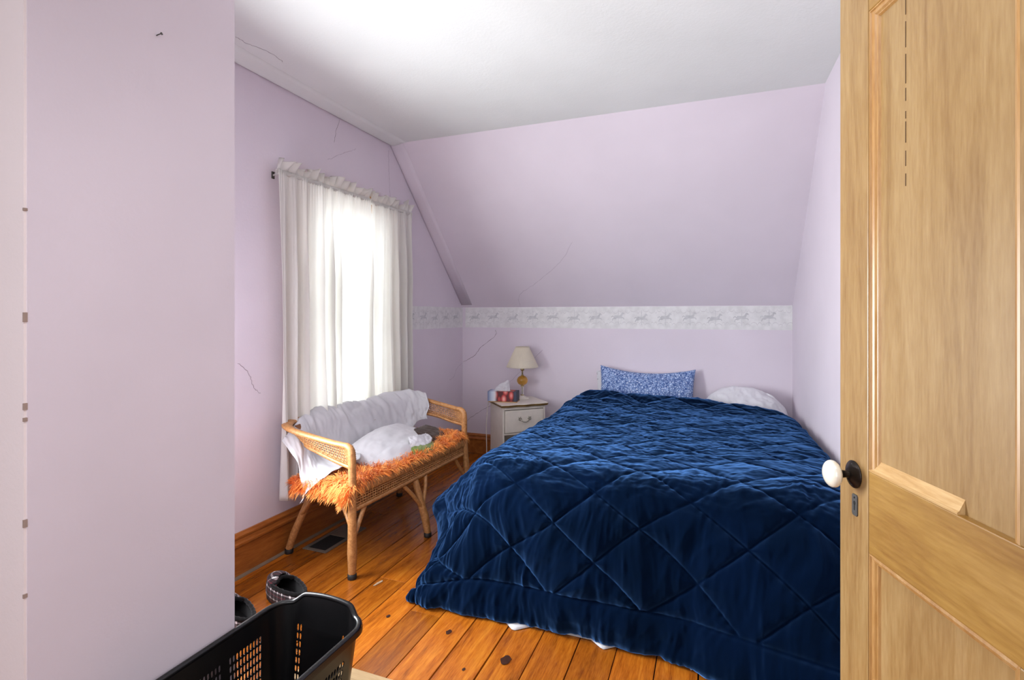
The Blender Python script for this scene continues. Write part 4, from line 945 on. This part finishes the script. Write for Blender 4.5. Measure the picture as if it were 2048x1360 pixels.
# quilting: two families of diagonal seams, a border seam near the hems
ku, kv = .36, .265
wu = U+.03*vnoise(U*2.2, Vv*2.2, 41); wv = Vv+.03*vnoise(U*2.2, Vv*2.2, 42)
a1 = (wu-1.28)/ku+(wv-vfoot+.475)/kv; a2 = (wu-1.28)/ku-(wv-vfoot+.475)/kv
ds = np.minimum(np.abs(a1-np.round(a1)), np.abs(a2-np.round(a2)))*ku*.7
dh = np.abs(Vv-(vfoot-.095)); dl = np.abs(U-.10)
inb = (Vv > vfoot-.095) | (U < .10)
ds = np.where(inb, np.minimum(dh, dl), np.minimum(ds, np.minimum(dh, dl)))
puff = 1-np.exp(-(ds/.035)); seam = np.exp(-(ds/.006)**2)
front = np.clip((Vv-(vfoot-.52))/.15, 0, 1)            # 1 on the foot drop
top_ = 1-front
leftside = np.clip((.42-U)/.1, 0, 1)
def ridge(x, y, s, o=3):
    r = 0; amp = 1
    for k in range(o): r = r+amp*(1-2*np.abs(vnoise(x*2**k, y*2**k, s+k))); amp *= .5
    return r/1.75
qx = U+.05*vnoise(U*4, Vv*4, 61); qy = Vv+.05*vnoise(U*4, Vv*4, 62)
lr = np.clip((U-.5)/1.1, 0, 1)
w_top = ridge(qx*2.6, qy*10, 71, 4)*(.55+.45*lr)+ridge(qx*5.5+qy*5, qy*9-qx*5, 75, 4)*(1-.7*lr)*.9+.45*ridge(qx*9, qy*16, 77, 2)
w_front = ridge(qx*9, qy*1.7, 81)*.8+ridge(qx*5+qy*2, qy*1.6, 85)*.8
lip = np.exp(-((Vv-(vfoot-.56))/.15)**2)                # gathers that run over the foot edge
w_lip = np.sign(ridge(qx*15, qy*2.0, 111, 2))*np.abs(ridge(qx*15, qy*2.0, 111, 2))**.8
hang = ridge(qx*17+.6*vnoise(U*3, Vv*5, 118), qy*1.3, 115, 2)
puck = np.sin((U*1.0+.6*Vv)*150+6*vnoise(U*6, Vv*6, 91))*np.exp(-(ds/.03))*(.5+.5*vnoise(U*5, Vv*5, 95))
disp = (.0035+.0085*front)*puff-(.0025+.0025*front)*seam+(.0125*w_top*top_+.019*w_front*front)*(.35+.65*puff)+.0030*puck+.0085*w_lip*lip*(.4+.6*puff)+.0065*hang*front*(.3+.7*puff)+.007*fbm(U*3, Vv*3, 99)
edge = np.clip((vv[-1]-Vv)/.05, 0, 1)*np.clip((uu[-1]-U)/.04, .0, 1); disp *= edge
disp = disp*np.clip(.15+U/.05, 0, 1)
# long soft vertical folds on the foot drop and left drop
disp += front*edge*.012*np.sin(U*9+1.5*vnoise(U*2, Vv*.6, 33))*np.clip((Vv-(vfoot-.45))/.3, 0, 1)*np.clip(1-(Vv-(vfoot-.02))/.04, 0, 1)
P = P+N*disp[..., None]
P[..., 2] = np.maximum(P[..., 2], .006)
P[..., 0] = np.minimum(P[..., 0], C_R-.004)
comf = empty('comforter', (-.2, 3.0, 0)); off = np.array([-.2, 3.0, 0])
m = MB(); m.grid(P-off); m.build('quilted_cover', M['navy'], comf)
tag(comf, 'navy blue diamond-quilted comforter spread over the bed down to the floor', 'comforter')
# bed sheet corners peeking out under the hem
sh2 = tag(empty('bed_sheet', (-.2, 1.93, 0)), 'white bed sheet with corners peeking out under the navy comforter hem', 'sheet')
m = MB(); P2 = []
for x in np.linspace(-.95, .25, 90):
    d = 0
    for cx_, ww, dd in ((-.70, .06, .052), (-.36, .05, .04), (-.13, .02, .03), (-.06, .025, .04)): d = max(d, dd*max(0, 1-abs(x-cx_)/ww))
    P2.append([(x+.2, .05-.0, .02+.003*math.sin(x*40)), (x+.2, 0-d*.3, .012), (x+.2, -.045-d*.8, .006+.003*(d > 0)), (x+.2, -.05-d, .002)])
m.grid(np.array(P2)); m.build('sheet_hem', M['white_cloth'], sh2, solid=.0015)

# pillows on the bed
bp = pillow('floral_pillow', .70, .44, .14, M['floral'], None, (-.45, 3.945, .60), (math.radians(72), math.radians(1), math.radians(2)), 21, .06, .007, 80, 60, .018)
tag(bp, 'blue and white floral pillow propped against the back wall', 'pillow')
b3 = pillow('plain_pillow', .68, .42, .05, M['white_pillow'], None, (-.502, 4.04, .556), (math.radians(86), 0, 0), 23, .05, .003)
tag(b3, 'white pillow edge showing behind the blue floral pillow', 'pillow')
b4 = pillow('plain_pillow', .60, .42, .16, M['white_pillow'], None, (.225, 3.862, .545), (math.radians(50), math.radians(7), math.radians(-2)), 27, .12, .010, 70, 54, power=.6, bend=-.03, rnd=.62)
tag(b4, 'plump white pillow slumped in the right corner behind the comforter', 'pillow')
